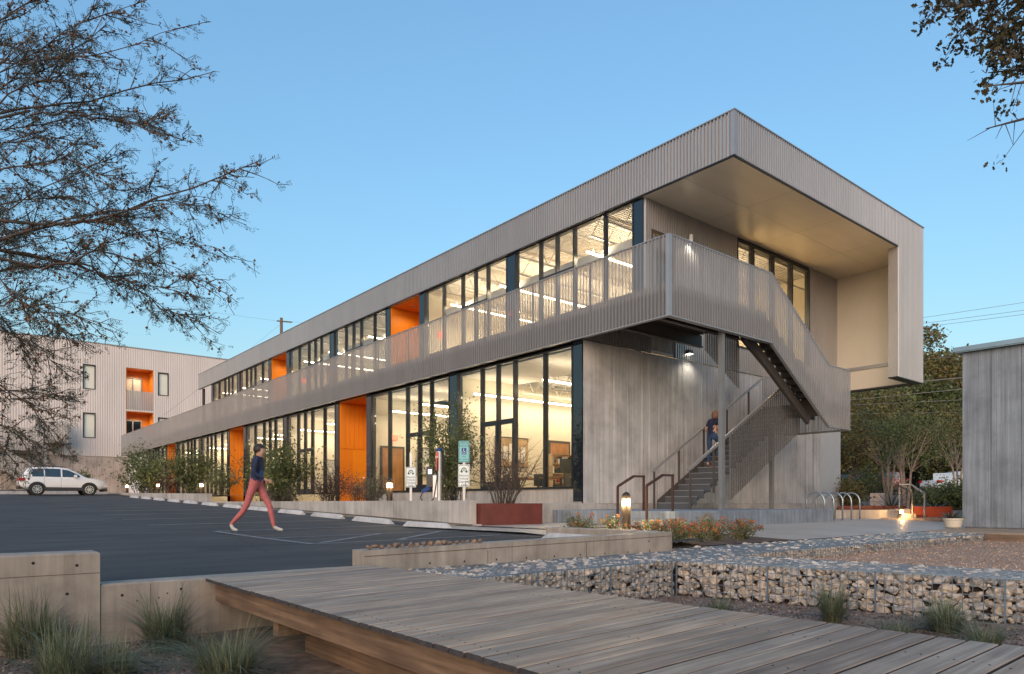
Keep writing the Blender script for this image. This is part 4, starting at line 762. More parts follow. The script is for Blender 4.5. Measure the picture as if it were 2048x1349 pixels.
# ------------------------------------------------------------------ vehicles
rubber = plain('tyre_rubber', (.018, .018, .018), .8, 0, .1); rimm = plain('alloy_rim', (.62, .62, .62), .3, .8, .05); car_glass = plain('car_glass', (.03, .05, .065), .05, 0, .1, spec=.8); clad = plain('grey_cladding', (.035, .033, .035), .6, 0, .1)
tail_m = plain('tail_lamp', (.45, .02, .02), .15, 0, .1); head_m = plain('head_lamp', (.7, .72, .75), .1, .2, .05); plate_m = plain('number_plate', (.6, .65, .62), .5, 0, .05)
def paintm(name, col):
    m, nt, b = nmat(name); b.inputs['Base Color'].default_value = (*col, 1); b.inputs['Roughness'].default_value = .28; b.inputs['Coat Weight'].default_value = .6; b.inputs['Coat Roughness'].default_value = .06; return m
def car(name, label, cat, paint, loc, rz, prof, belt, L, Wd, wheels, side_windows, rear_glass=None, wr=.34, bed=None):
    """prof: (x, ztop) stations from the tail; belt: height where the cabin starts to lean in; wheels: x of the two axles"""
    t = thing(name, label, cat, loc, None, rz); hw = Wd / 2; top = lambda x: np.interp(x, [p[0] for p in prof], [p[1] for p in prof])
    def plan(x): return hw * (1 - .10 * smooth01((.35 - x) / .35) - .16 * smooth01((x - (L - .55)) / .55))
    def lean(z): return .30 * max(0, z - belt)
    st = sorted(set([p[0] for p in prof] + list(np.linspace(0, L, 24)))); mb = MB(); K = 9
    for x in st:
        zt = float(top(x)); w = plan(x); zb = .32 if .25 < x < L - .25 else .40; zs = [zb, zb + .12, .55, min(.78, zt - .06), min(belt, zt - .05), min(zt - .05, belt + (zt - belt) * .55) if zt > belt + .1 else zt - .045, zt - .04, zt - .01, zt]
        ws = [w * .9, w * .985, w, w * 1.0, w * .985, w * .985 - lean(zs[5]), w * .97 - lean(zt) - .01, w * .9 - lean(zt), 0]
        mb.v += [(x, -a, z) for a, z in zip(ws, zs)] + [(x, a, z) for a, z in list(zip(ws, zs))[-2::-1]]
    R = 2 * K - 1
    for i in range(len(st) - 1):
        for k in range(R - 1): mb.f.append((i * R + k, (i + 1) * R + k, (i + 1) * R + k + 1, i * R + k + 1))
        mb.f.append((i * R + R - 1, (i + 1) * R + R - 1, (i + 1) * R, i * R))
    mb.f += [tuple(range(R)), tuple(reversed(range((len(st) - 1) * R, len(st) * R)))]
    body = ob('body', mb, paint, t, smooth=True, local=True)
    for sy in (-1, 1):
        for (xa, xb, nm) in side_windows:
            g = MB(); n = 7; m = 3; b = len(g.v)
            for i in range(n + 1):
                for j in range(m + 1):
                    x = xa + (xb - xa) * i / n; hi = min(float(top(x)) - .11, belt + .55); lo = belt + .03; z = lo + (max(hi, lo + .01) - lo) * j / m; x2 = x
                    y = (plan(x) * .985 - lean(z) + .006); g.v.append((x2, sy * y, z))
            g.f = [(i * (m + 1) + j, (i + 1) * (m + 1) + j, (i + 1) * (m + 1) + j + 1, i * (m + 1) + j + 1) for i in range(n) for j in range(m)]; ob('side_window', g, car_glass, t, local=True)
        for xd in [w[1] + .02 for w in side_windows[:-1]]: ob('door_seam', MB().box(xd - .004, sy * (hw - .002), .48, xd + .004, sy * (hw + .003), belt), clad, t, local=True)
        for xd in [w[0] + .12 for w in side_windows[1:]] : ob('door_handle', MB().box(xd, sy * (hw - .01), belt - .12, xd + .16, sy * (hw + .02), belt - .09), paint, t, local=True)
        ob('sill_cladding', MB().box(wheels[0] + .3, sy * (hw - .06), .28, wheels[1] - .3, sy * (hw + .012), .46), clad, t, local=True)
        for xw in wheels:
            arch = MB(); n = 14
            for k in range(n + 1):
                a = math.pi * k / n; arch.v += [(xw + (wr + .035) * math.cos(a), sy * (hw + .013), wr + (wr + .035) * math.sin(a)), (xw + (wr + .10) * math.cos(a), sy * (hw + .013), wr + (wr + .10) * math.sin(a))]
            arch.f = [(2 * k, 2 * k + 1, 2 * k + 3, 2 * k + 2) for k in range(n)]; ob('wheel_arch', arch, clad, t, local=True); ob('wheel_well', MB().tube([(xw, sy * (hw - .25), wr), (xw, sy * (hw + .008), wr)], wr + .04, 20), HOLE, t, local=True)
            wh = ob('wheel', MB().tube([(xw, sy * (hw - .2), wr), (xw, sy * (hw + .015), wr), (xw, sy * (hw + .03), wr)], [wr, wr, wr * .93], 24), rubber, t, local=True)
            rim = MB().tube([(xw, sy * (hw + .02), wr), (xw, sy * (hw + .034), wr)], [wr * .2, wr * .16], 12)
            for q in range(10):
                a = 2 * math.pi * q / 10; rim.bar((xw + .03 * math.cos(a), sy * (hw + .034), wr + .03 * math.sin(a)), (xw + wr * .66 * math.cos(a), sy * (hw + .034), wr + wr * .66 * math.sin(a)), .035, .012, (0, 1, 0))
            n = 20
            for q in range(n):
                a, a2 = 2 * math.pi * q / n, 2 * math.pi * (q + 1) / n; rim.add([(xw + wr * f * math.cos(b), sy * (hw + .036), wr + wr * f * math.sin(b)) for f, b in ((.62, a), (.70, a), (.70, a2), (.62, a2))], [(0, 1, 2, 3)])
            ob('rim', rim, rimm, wh, local=True)
        ob('tail_lamp', MB().cham(-.0 - .005, sy * (hw - .28), belt - .22, .30, sy * (hw - .012), belt - .04, .02) if sy > 0 else MB().cham(-.005, -(hw - .012), belt - .22, .30, -(hw - .28), belt - .04, .02), tail_m, t, local=True)
        ob('head_lamp', MB().cham(L - .62, min(sy * (hw - .42), sy * (hw - .10)), .70, L - .16, max(sy * (hw - .42), sy * (hw - .10)), .84, .02), head_m, t, local=True)
        ob('mirror', MB().cham(side_windows[-1][1] - .32, min(sy * hw, sy * (hw + .18)), belt + .02, side_windows[-1][1] - .16, max(sy * hw, sy * (hw + .18)), belt + .17, .03), paint, t, local=True)
    ob('rear_bumper', MB().cham(-.04, -hw * .88, .36, .2, hw * .88, .56, .03), clad, t, local=True); ob('front_bumper', MB().cham(L - .2, -hw * .80, .24, L + .02, hw * .80, .42, .03), clad, t, local=True)
    ob('number_plate', MB().box(-.05, -.26, .66, -.02, .26, .80), plate_m, t, local=True)
    def sheet(xa, xb, name, inset=.16):   # sloped glass laid a touch above the body between two stations
        g = MB()
        for x in (xa, xb): z = float(top(x)); w = plan(x) * .88 - lean(z) - inset * .3; g.v += [(x, -w, z + .012), (x, w, z + .012)]
        g.f = [(0, 1, 3, 2)]; ob(name, g, car_glass, t, local=True)
    return t, sheet
PR = [(0, .62), (.03, .86), (.08, 1.03), (.40, 1.54), (.62, 1.62), (1.2, 1.665), (1.9, 1.665), (2.4, 1.60), (2.75, 1.42), (3.32, 1.08), (3.45, 1.045), (3.95, .975), (4.25, .88), (4.38, .74), (4.43, .58)]
c, sh = car('parked_suv', 'white compact SUV with silver alloy wheels parked at the far bays', 'SUV', paintm('white_car_paint', (.78, .77, .76)), (3.5, 49.6, lot_z(5.6, 49.6) + .0), 0, PR, 1.04, 4.43, 1.81, (.86, 3.47), [(.62, 1.18, 'quarter'), (1.24, 2.02, 'rear'), (2.10, 2.98, 'front')])
sh(.10, .38, 'rear_window'); sh(2.42, 3.28, 'windscreen'); ob('roof_rail', MB().bar((.75, .62, 1.70), (2.3, .62, 1.68), .035).bar((.75, -.62, 1.70), (2.3, -.62, 1.68), .035), clad, c, local=True); ob('antenna', MB().bar((.95, 0, 1.66), (.8, 0, 1.72), .03), clad, c, local=True)
SB = at(1795, 985, 52)
c, sh = car('parked_suv', 'dark red SUV seen from behind beyond the steps and shrubs', 'SUV', paintm('red_car_paint', (.20, .012, .018)), (*at(1780, 985, 52)[:2], 2.0), math.radians(18), [(0, .7), (.03, 1.0), (.1, 1.15), (.25, 1.66), (.5, 1.74), (2.4, 1.74), (2.8, 1.66), (3.3, 1.15), (3.5, 1.08), (4.3, 1.0), (4.6, .8), (4.65, .6)], 1.1, 4.65, 1.85, (.9, 3.7), [(.35, 1.1, 'q'), (1.2, 2.0, 'r'), (2.1, 3.0, 'f')], wr=.36); sh(.11, .25, 'rear_window'); sh(2.8, 3.3, 'windscreen')
c, sh = car('pickup_truck', 'white pickup truck with pale box in its bed, half hidden by the outbuilding', 'pickup truck', paintm('white_truck_paint', (.62, .66, .68)), (*at(1858, 985, 53)[:2], 2.0), math.radians(-25), [(0, .7), (.02, 1.1), (2.1, 1.12), (2.15, 1.7), (2.5, 1.82), (3.4, 1.82), (4.0, 1.25), (4.2, 1.18), (5.2, 1.08), (5.4, .7)], 1.14, 5.4, 1.95, (1.1, 4.4), [(2.3, 3.0, 'r'), (3.05, 3.75, 'f')], wr=.38); sh(3.42, 3.98, 'windscreen')
p_ = at(1886, 955, 53.2); ob('tool_box', MB().cham(p_[0] - .55, p_[1] - .5, 3.05, p_[0] + .55, p_[1] + .5, 3.65, .05), plain('pale_box', (.55, .62, .65), .5, 0, .05), label='pale rounded box standing in the bed of the white pickup', cat='box')
c, sh = car('parked_car', 'red and blue glazed car half hidden behind the end of the building', 'car', paintm('red_car_paint_b', (.30, .02, .03)), (*at(1668, 965, 52)[:2], 2.05), math.radians(-8), [(0, .75), (.05, .98), (.5, 1.05), (1.0, 1.45), (2.4, 1.47), (3.1, 1.02), (4.2, .85), (4.4, .6)], 1.0, 4.4, 1.8, (.9, 3.5), [(1.0, 1.7, 'r'), (1.75, 2.6, 'f')]); sh(2.42, 3.08, 'windscreen'); sh(.52, .98, 'rear_window')
# small house with lap siding behind the trees
hx, hy = at(1690, 950, 60)[:2]; HO = thing('small_house', 'small grey lap sided house with metal awning behind the trees', 'house', (hx, hy, 2.0)); sid = plain('grey_siding', (.20, .22, .22), .7, 0, .08)
for k in range(17): ob('siding_board', MB().box(hx - 6, hy - .02 - .004 * (k % 2), 2.0 + k * .21, hx + .75, hy + .12, 2.0 + k * .21 + .2), sid, HO)
ob('wall', MB().box(hx - 6, hy + .13, 2.0, hx + .75, hy + 5, 5.6), sid, HO); ob('roof', MB().prism([(hx - 6.3, hy - .5), (hx + 1.2, hy - .5), (hx + 1.2, hy + 5.4), (hx - 6.3, hy + 5.4)], lambda x, y: 5.6 + .28 * min(y - hy + .5, hy + 5.4 - y), lambda x, y: 5.72 + .28 * min(y - hy + .5, hy + 5.4 - y)), galv, HO)
ob('awning', MB().prism([(hx - .6, hy - 1.2), (hx + .95, hy - 1.2), (hx + .95, hy), (hx - .6, hy)], lambda x, y: 4.5 + .5 * (y - hy + 1.2), lambda x, y: 4.56 + .5 * (y - hy + 1.2)), galv, HO); ob('boarded_window', MB().box(hx - .15, hy - .05, 3.0, hx + .25, hy - .03, 4.5), INDOOR, HO)

# ------------------------------------------------------------------ right hand end of the plaza
def seg_wall(a, b, w, z0, z1):
    d = Vector((b[0] - a[0], b[1] - a[1])).normalized(); n_ = Vector((-d.y, d.x)) * w; return MB().prism([a, b, (b[0] + n_.x, b[1] + n_.y), (a[0] + n_.x, a[1] + n_.y)], z0, z1)
P1, P2, P3 = at(1672, 0, 22.6)[:2], at(1797, 0, 22.6)[:2], at(1905, 0, 22.4)[:2]
ob('garden_wall', seg_wall(P1, P2, .25, .6, 1.17), conc, label='low concrete garden wall behind the bicycle hoops', cat='wall')
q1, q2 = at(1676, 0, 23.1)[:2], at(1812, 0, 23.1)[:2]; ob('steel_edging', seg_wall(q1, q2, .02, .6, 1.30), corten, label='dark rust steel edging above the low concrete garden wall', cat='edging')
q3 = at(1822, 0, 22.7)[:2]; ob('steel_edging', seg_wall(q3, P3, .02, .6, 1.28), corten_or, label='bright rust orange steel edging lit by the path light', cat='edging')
t = thing('garden_steps', 'pale stone steps beside the glowing path light', 'steps', (*at(1810, 0, 22.4)[:2], .9)); a1, b1 = at(1803, 0, 22.35)[:2], at(1832, 0, 22.35)[:2]; a2, b2 = at(1786, 0, 22.56)[:2], at(1813, 0, 22.56)[:2]; ob('step', seg_wall(a1, b1, .35, .7, 1.05), conc, t); ob('step', seg_wall((a1[0] + .2, a1[1] + .25), (b1[0] + .2, b1[1] + .25), .5, .7, 1.2), conc, t)
t = thing('stone_steps', 'pale stone steps at the end of the stair pad by the hoops', 'steps', (19.5, 12, .9))
for k in range(2): ob('step', MB().cham(18.6 + .0, 11.2 + .5 * k, .6, 20.6 - .8 * k, 12.8, 1.02 + .13 * k, .012), conc, t)
for k, (u0, u1, lab) in enumerate(((1771, 1825, 'thin dark steel handrail left of the path light steps'), (1799, 1849, 'thin handrail right of the path light steps, caught by its glow'))):
    A_, B_ = at(u0, 970, 23.0), at(u1, 987, 22.1); t = thing('garden_handrail', lab, 'handrail', (A_[0], A_[1], 1.1), 'handrails at the garden steps')
    ob('post', MB().bar((A_[0], A_[1], 1.1), A_, .04), dark_steel if k == 0 else trim, t); ob('post', MB().bar((B_[0], B_[1], .88), B_, .04), dark_steel if k == 0 else trim, t); C_ = at(u0 + 22, 969, 22.8); ob('rail', MB().bar(A_, C_, .04).bar(C_, B_, .04), dark_steel if k == 0 else trim, t)
p_ = at(1800, 1024, 22.3); t = thing('path_light', 'glowing step light on the low concrete wall by the steps', 'light', p_); ob('housing', MB().cham(p_[0] - .09, p_[1] - .03, p_[2] - .05, p_[0] + .09, p_[1] + .06, p_[2] + .05, .01), dark_steel, t); ob('lens', MB().cham(p_[0] - .10, p_[1] - .08, p_[2] - .045, p_[0] + .06, p_[1] - .032, p_[2] + .045, .01), lamp_m, t); lamp(t, (p_[0] - .12, p_[1] - .14, p_[2] + .02), 16, (1, .58, .22), .05)
# bicycle hoops
def hoop(x, y0, y1, z, H):
    r_ = (y1 - y0) / 2; pts = [(x, y0, z)] + [(x, (y0 + y1) / 2 - r_ * math.cos(a), z + H - r_ + r_ * math.sin(a)) for a in np.linspace(0, math.pi, 13)] + [(x, y1, z)]; return pts
for k in range(5):
    x = 18.79 + .535 * k; t = thing('bicycle_hoop', f'galvanised steel bicycle hoop, {["nearest the stair pad", "second from the pad", "middle of five", "fourth from the pad", "last, farthest from the pad"][k]}', 'bike rack', (x, 9.6, .9), 'row of bicycle hoops')
    ob('hoop', MB().tube(hoop(x, 9.35, 9.86, .89, .80), .024, 8), galv, t, smooth=True)
    for y in (9.35, 9.86): ob('foot_plate', MB().lathe([(.05, 0), (.05, .012)], (x, y, .895), 10), galv, t)
# ------------------------------------------------------------------ vegetation helpers
def leaf_cards(C, size, r, aspect=.45, tilt=None):
    """one folded diamond leaf at every centre; size may be an array"""
    C = np.asarray(C, float); n = len(C); size = np.broadcast_to(np.asarray(size, float), (n,)) * r.uniform(.65, 1.3, n)
    d = r.normal(size=(n, 3))
    if tilt is not None: d = d * .55 + tilt
    d /= np.linalg.norm(d, axis=1)[:, None]; w = np.cross(d, r.normal(size=(n, 3))); w /= np.linalg.norm(w, axis=1)[:, None]; nn = np.cross(d, w); s_ = size[:, None]
    V = np.stack([C - d * s_ * .5, C + w * s_ * aspect * .5 + nn * s_ * .08, C + d * s_ * .5, C - w * s_ * aspect * .5 + nn * s_ * .08], 1).reshape(-1, 3)
    F = np.arange(n * 4).reshape(n, 4); return V, F
def clump_points(r, centre, rad, n_clumps, per, spread, shell=.55, squash=1.0):
    d = r.normal(size=(n_clumps, 3)); d /= np.linalg.norm(d, axis=1)[:, None]; q = d * (shell + (1 - shell) * r.random((n_clumps, 1))) * np.array(rad)
    q = np.repeat(q, per, 0) + r.normal(size=(n_clumps * per, 3)) * spread * np.array([1, 1, squash]); return q + np.array(centre)
def grow(base, tips, r0, r1, r, wob=.12, seg=6):
    mb = MB()
    for tp in tips:
        a = Vector(base); b = Vector(tp); L = (b - a).length; pts = []
        for k in range(seg + 1):
            f = k / seg; p = a.lerp(b, f) + Vector((r.normal(), r.normal(), r.normal() * .5)) * wob * L * f * (1 - f) * .6; p.z += L * .10 * math.sin(math.pi * f); pts.append(p)
        mb.tube(pts, [r0 + (r1 - r0) * k / seg for k in range(seg + 1)], 5)
    return mb
def shrub(name, label, cat, base, H, R, leaf, n_st, n_leaf, lsize, seed, group, stem_m=None, flare=.6, bare=0.0):
    r = np.random.default_rng(seed); t = thing(name, label, cat, base, group); tips = []; pts = []
    for k in range(n_st):
        a = r.uniform(0, 6.28); rad = R * math.sqrt(r.random()); h = H * (1 - .45 * (rad / R) ** 2) * r.uniform(.78, 1.05); tips.append((base[0] + rad * math.cos(a), base[1] + rad * math.sin(a), base[2] + h))
    stems = MB()
    for tp in tips: b0 = (base[0] + (tp[0] - base[0]) * .22 + r.normal() * .05 * R, base[1] + (tp[1] - base[1]) * .22 + r.normal() * .05 * R, base[2] - .01); g_ = grow(b0, [tp], .0085 * H ** .6, .002, r); stems.add(g_.v, g_.f)
    ob('stem', stems, stem_m or bark, t)
    side = MB()
    for tp in tips:
        b = np.array(base); v = np.array(tp) - b; m = max(4, n_leaf // n_st); f = bare + (1 - bare) * r.random(m) ** .7; c = b + v * f[:, None] + np.array([0, 0, 1]) * (.1 * H * np.sin(np.pi * f))[:, None]; pts.append(c + r.normal(size=(m, 3)) * (R * .12 + .05 * H) * (.25 + f[:, None]))
        for q in range(4): f0 = r.uniform(.35, .9); c0 = b + v * f0; e = c0 + r.normal(size=3) * R * .28 + np.array([0, 0, .08 * H]); side.tube([tuple(c0), tuple((c0 + e) / 2 + r.normal(size=3) * .02), tuple(e)], [.006 * H ** .5, .004 * H ** .5, .002], 4); pts.append(c0 + (e - c0) * r.random((max(2, m // 6), 1)) + r.normal(size=(max(2, m // 6), 3)) * .03)
    ob('twig', side, stem_m or bark, t, kind='stuff'); P_ = np.concatenate(pts); V, F = leaf_cards(P_, lsize, r, .5); ob('foliage', np_mesh('foliage', V, F), LF[leaf], t, kind='stuff'); return t
# shrubs and small trees in the long planter
SG = 'shrubs in the long planter'
shrub('shrub', 'big dark green shrub at the far end of the planter near the white car', 'shrub', (10.2, 50.5, 1.95), 3.1, 1.6, 'olive', 20, 2300, .16, 1, SG)
shrub('shrub', 'second green shrub behind the far lamp, beside the big one', 'shrub', (10.3, 47.0, 1.9), 2.6, 1.2, 'olive', 16, 1500, .15, 2, SG)
shrub('shrub', 'brownish twiggy shrub between far lamp and third orange entry', 'shrub', (10.4, 43.8, 1.85), 1.9, 1.2, 'brown', 30, 1100, .09, 3, SG)
shrub('shrub', 'upright leafy shrub covering the glass left of the second orange entry', 'shrub', (10.4, 39.6, 1.8), 2.75, 1.25, 'olive', 22, 2600, .13, 4, SG)
shrub('shrub', 'small open shrub with lit leaves left of the second orange entry', 'shrub', (10.6, 35.2, 1.75), 1.6, .9, 'olive', 18, 900, .10, 5, SG)
shrub('shrub', 'loose sprays of leaves across the second orange entry', 'shrub', (11.0, 31.9, 1.72), 2.1, 1.3, 'dark', 9, 380, .11, 6, SG, flare=.9)
shrub('shrub', 'large pale green shrub behind the walking person', 'shrub', (10.4, 26.6, 1.37), 2.5, 1.35, 'olive', 24, 3200, .12, 7, SG)
shrub('shrub', 'low pale shrub lit by a lamp at the foot of the large one', 'shrub', (10.0, 26.2, 1.37), .75, 1.0, 'grey', 26, 1200, .07, 8, SG)
shrub('shrub', 'dark red brown twiggy shrub left of the first orange entry', 'shrub', (10.4, 22.6, 1.37), 1.25, .95, 'brown', 34, 1500, .05, 9, SG)
shrub('shrub', 'thin reddish shrub in front of the first orange entry', 'shrub', (10.6, 20.9, 1.37), .95, .7, 'brown', 24, 600, .045, 10, SG)
shrub('shrub', 'low grey green shrub beside the bollard lamp', 'shrub', (10.3, 19.4, 1.37), .85, .75, 'grey', 28, 1500, .05, 11, SG)
shrub('small_tree', 'small leafy tree behind the charging post', 'tree', (10.5, 15.6, 1.37), 2.45, .95, 'olive', 20, 3600, .075, 12, SG)
shrub('small_tree', 'slender leafy top shoot of the tree between the two sign posts', 'tree', (10.9, 15.4, 1.37), 2.75, .35, 'olive', 5, 900, .07, 13, SG)
shrub('shrub', 'bare twiggy shrub growing from the rust red planter', 'shrub', (9.9, 12.35, 1.32), 1.45, 1.0, 'brown', 42, 900, .032, 14, SG, bare=.3)
shrub('shrub', 'little evergreen shoot behind the bonnet of the white car', 'shrub', (7.6, 56, 2.1), 1.9, .45, 'olive', 8, 500, .14, 15, SG)
# flowers by the bollard and plaza edge
FL = [(7.95, 8.0, 'under the short curb wall end'), (8.35, 8.25, 'left of the bollard'), (9.2, 8.35, 'right of the bollard'), (9.9, 8.1, 'behind the brown rail foot'), (10.5, 7.9, 'below the pad, leftmost of the far row'), (11.0, 7.6, 'below the pad, right of the far row'), (7.95, 6.55, 'at the curb wall corner'), (8.35, 6.45, 'second from the wall corner'), (8.75, 6.6, 'third from the wall corner'), (9.2, 6.55, 'in the middle of the front row'), (9.7, 6.6, 'right of the middle of the front row'), (10.15, 6.5, 'next to last of the front row'), (10.6, 6.65, 'last of the front row by the plaza')]
for k, (x, y, w_) in enumerate(FL):
    r = np.random.default_rng(50 + k); b = (x, y, plaza_z(x, y) - .01); t = thing('flowering_plant', f'low orange flowering plant {w_}', 'flowers', b, 'orange flowering plants by the plaza'); H = r.uniform(.22, .34) * (1.25 if k in (8, 11) else 1); n = 26; tips = []
    for q in range(n): a = r.uniform(0, 6.28); rad = .30 * math.sqrt(r.random()); tips.append((x + rad * math.cos(a), y + rad * math.sin(a), b[2] + H * r.uniform(.5, 1.15)))
    ob('stem', grow(b, tips, .005, .002, r), bark, t); tt = np.array(tips); f = r.random((n * 26, 1)) ** .6; c = np.array(b) + (np.repeat(tt, 26, 0) - np.array(b)) * f + r.normal(size=(n * 26, 3)) * .028; V, F = leaf_cards(c, .036, r, .5); ob('foliage', np_mesh('foliage', V, F), LF['lantana'], t, kind='stuff')
    c = np.repeat(tt[: n if k > 5 else 9], 9, 0) + r.normal(size=(9 * (n if k > 5 else 9), 3)) * .014; V, F = leaf_cards(c, .024, r, .8); ob('blossom', np_mesh('blossom', V, F), LF['flower'], t, kind='stuff')
struct('flower_bed', grid(7.62, 11.2, 6.1, 8.7, 6, 4, lambda x, y: plaza_z(x, y) + .005 - .02 * (y > 8.6)), soil)
# ornamental grass
def grass_clump(x, y, z, H, R, n, seed, label, dark=False):
    n = int(n * .72); r = np.random.default_rng(seed); a = r.uniform(0, 6.28, n); rad = R * .32 * np.sqrt(r.random(n)); bx = np.stack([x + rad * np.cos(a), y + rad * np.sin(a), np.full(n, z)], 1); az = a + r.normal(size=n) * .7; out = R * (.15 + 1.6 * r.random(n) ** 1.5); h = H * (.35 + .85 * r.random(n) ** .8) * (1 + .25 * np.sin(az * 2 + seed)); K = 6; V = []; 
    dirv = np.stack([np.cos(az), np.sin(az), np.zeros(n)], 1); wv = np.stack([-np.sin(az), np.cos(az), np.zeros(n)], 1) * .0024 * (.6 + 1.3 * r.random((n, 1)))
    rows = []
    for k in range(K):
        f = k / (K - 1); p = bx + dirv * (out * f ** 1.9)[:, None] + np.array([0, 0, 1]) * (h * (f - .30 * f ** 3 * (out / R)))[:, None]; ww = wv * (1 - .9 * f); rows += [p - ww, p + ww]
    V = np.stack(rows, 1); base = np.arange(n)[:, None] * (2 * K); F = np.concatenate([base + np.array([[2 * k, 2 * k + 1, 2 * k + 3, 2 * k + 2]]) for k in range(K - 1)], 0); t = thing('ornamental_grass', label, 'grass clump', (x, y, z), 'clumps of fine garden grass')
    ob('blades', np_mesh('blades', V.reshape(-1, 3), F), LF['grass'], t, kind='stuff'); r2 = np.random.default_rng(seed + 1); n2 = n // 2; c = np.stack([x + r2.normal(size=n2) * R * .3, y + r2.normal(size=n2) * R * .3, z + r2.random(n2) * H * .3], 1); V, F = leaf_cards(c, H * .3, r2, .015, np.array([0, 0, 1.0])); ob('dead_blades', np_mesh('dead_blades', V, F), LF['brown'], t, kind='stuff')
def gat(px, py, d): p = at(px, py, d); return p[0], p[1]
for k, (px, py, d, H, R, n, lb) in enumerate(((60, 1285, 4.75, .42, .40, 1000, 'grass clump at the left edge against the tall wall'), (330, 1270, 4.9, .44, .34, 1100, 'upright grass clump in front of the low wall'), (130, 1330, 4.0, .34, .38, 1000, 'grass clump in the bottom corner of the bed'), (455, 1330, 4.05, .33, .40, 1200, 'dense grass clump nearest the boardwalk'), (230, 1330, 4.15, .22, .3, 500, 'short thin grass between the front clumps'), (395, 1272, 4.7, .2, .25, 260, 'wispy grass under the boardwalk end'), (1665, 1228, 6.1, .34, .22, 900, 'grass clump at the foot of the stone cage'), (1890, 1258, 5.6, .26, .32, 900, 'spreading grass clump against the right part of the stone cage'), (1970, 1285, 5.0, .22, .28, 500, 'grass clump at the right edge by the boardwalk'), (1440, 1205, 6.7, .13, .3, 300, 'short grass tuft in the corner of the stone cages'), (1795, 1262, 5.5, .14, .3, 260, 'thin grass between the two clumps by the cage'))):
    x, y = gat(px, py, d); grass_clump(x, y, .36, H, R, n, 200 + 3 * k, lb)
# loose mulch chips and pebbles on the beds
r = np.random.default_rng(77); n = 16000; c = np.stack([r.uniform(-1.5, 1.6, n), r.uniform(1.2, 5.8, n), np.full(n, .364)], 1); c2 = np.stack([r.uniform(3.2, 6.9, n // 2), r.uniform(1.5, 4.8, n // 2), np.full(n // 2, .364)], 1); V, F = leaf_cards(np.concatenate([c, c2]), r.uniform(.008, .038, n + n // 2), r, .6); chip = leafmat('mulch_chip', [(.05, .03, .024), (.12, .075, .058), (.22, .155, .125), (.38, .30, .25)], .05); ob('mulch', np_mesh('mulch', V, F), chip, label='loose brown mulch and stone chips on the garden bed', cat='mulch', kind='stuff')
n = 26000; c = np.stack([7.4 + 14 * r.random(n) ** 1.4, r.uniform(-1, 4.95, n), np.full(n, .612)], 1); V, F = leaf_cards(c, .022, r, .7); chip2 = leafmat('gravel_chip', [(.25, .15, .10), (.40, .25, .17), (.52, .35, .25), (.62, .48, .38)], .02); ob('gravel', np_mesh('gravel', V, F), chip2, label='loose pinkish tan gravel filling the court', cat='gravel', kind='stuff')
t = ob('drip_hose', MB().tube([at(283, 1322, 4.25), at(300, 1328, 4.2), at(315, 1338, 4.1)], .011, 6), rubber, label='short piece of black drip hose lying on the garden bed', cat='hose')

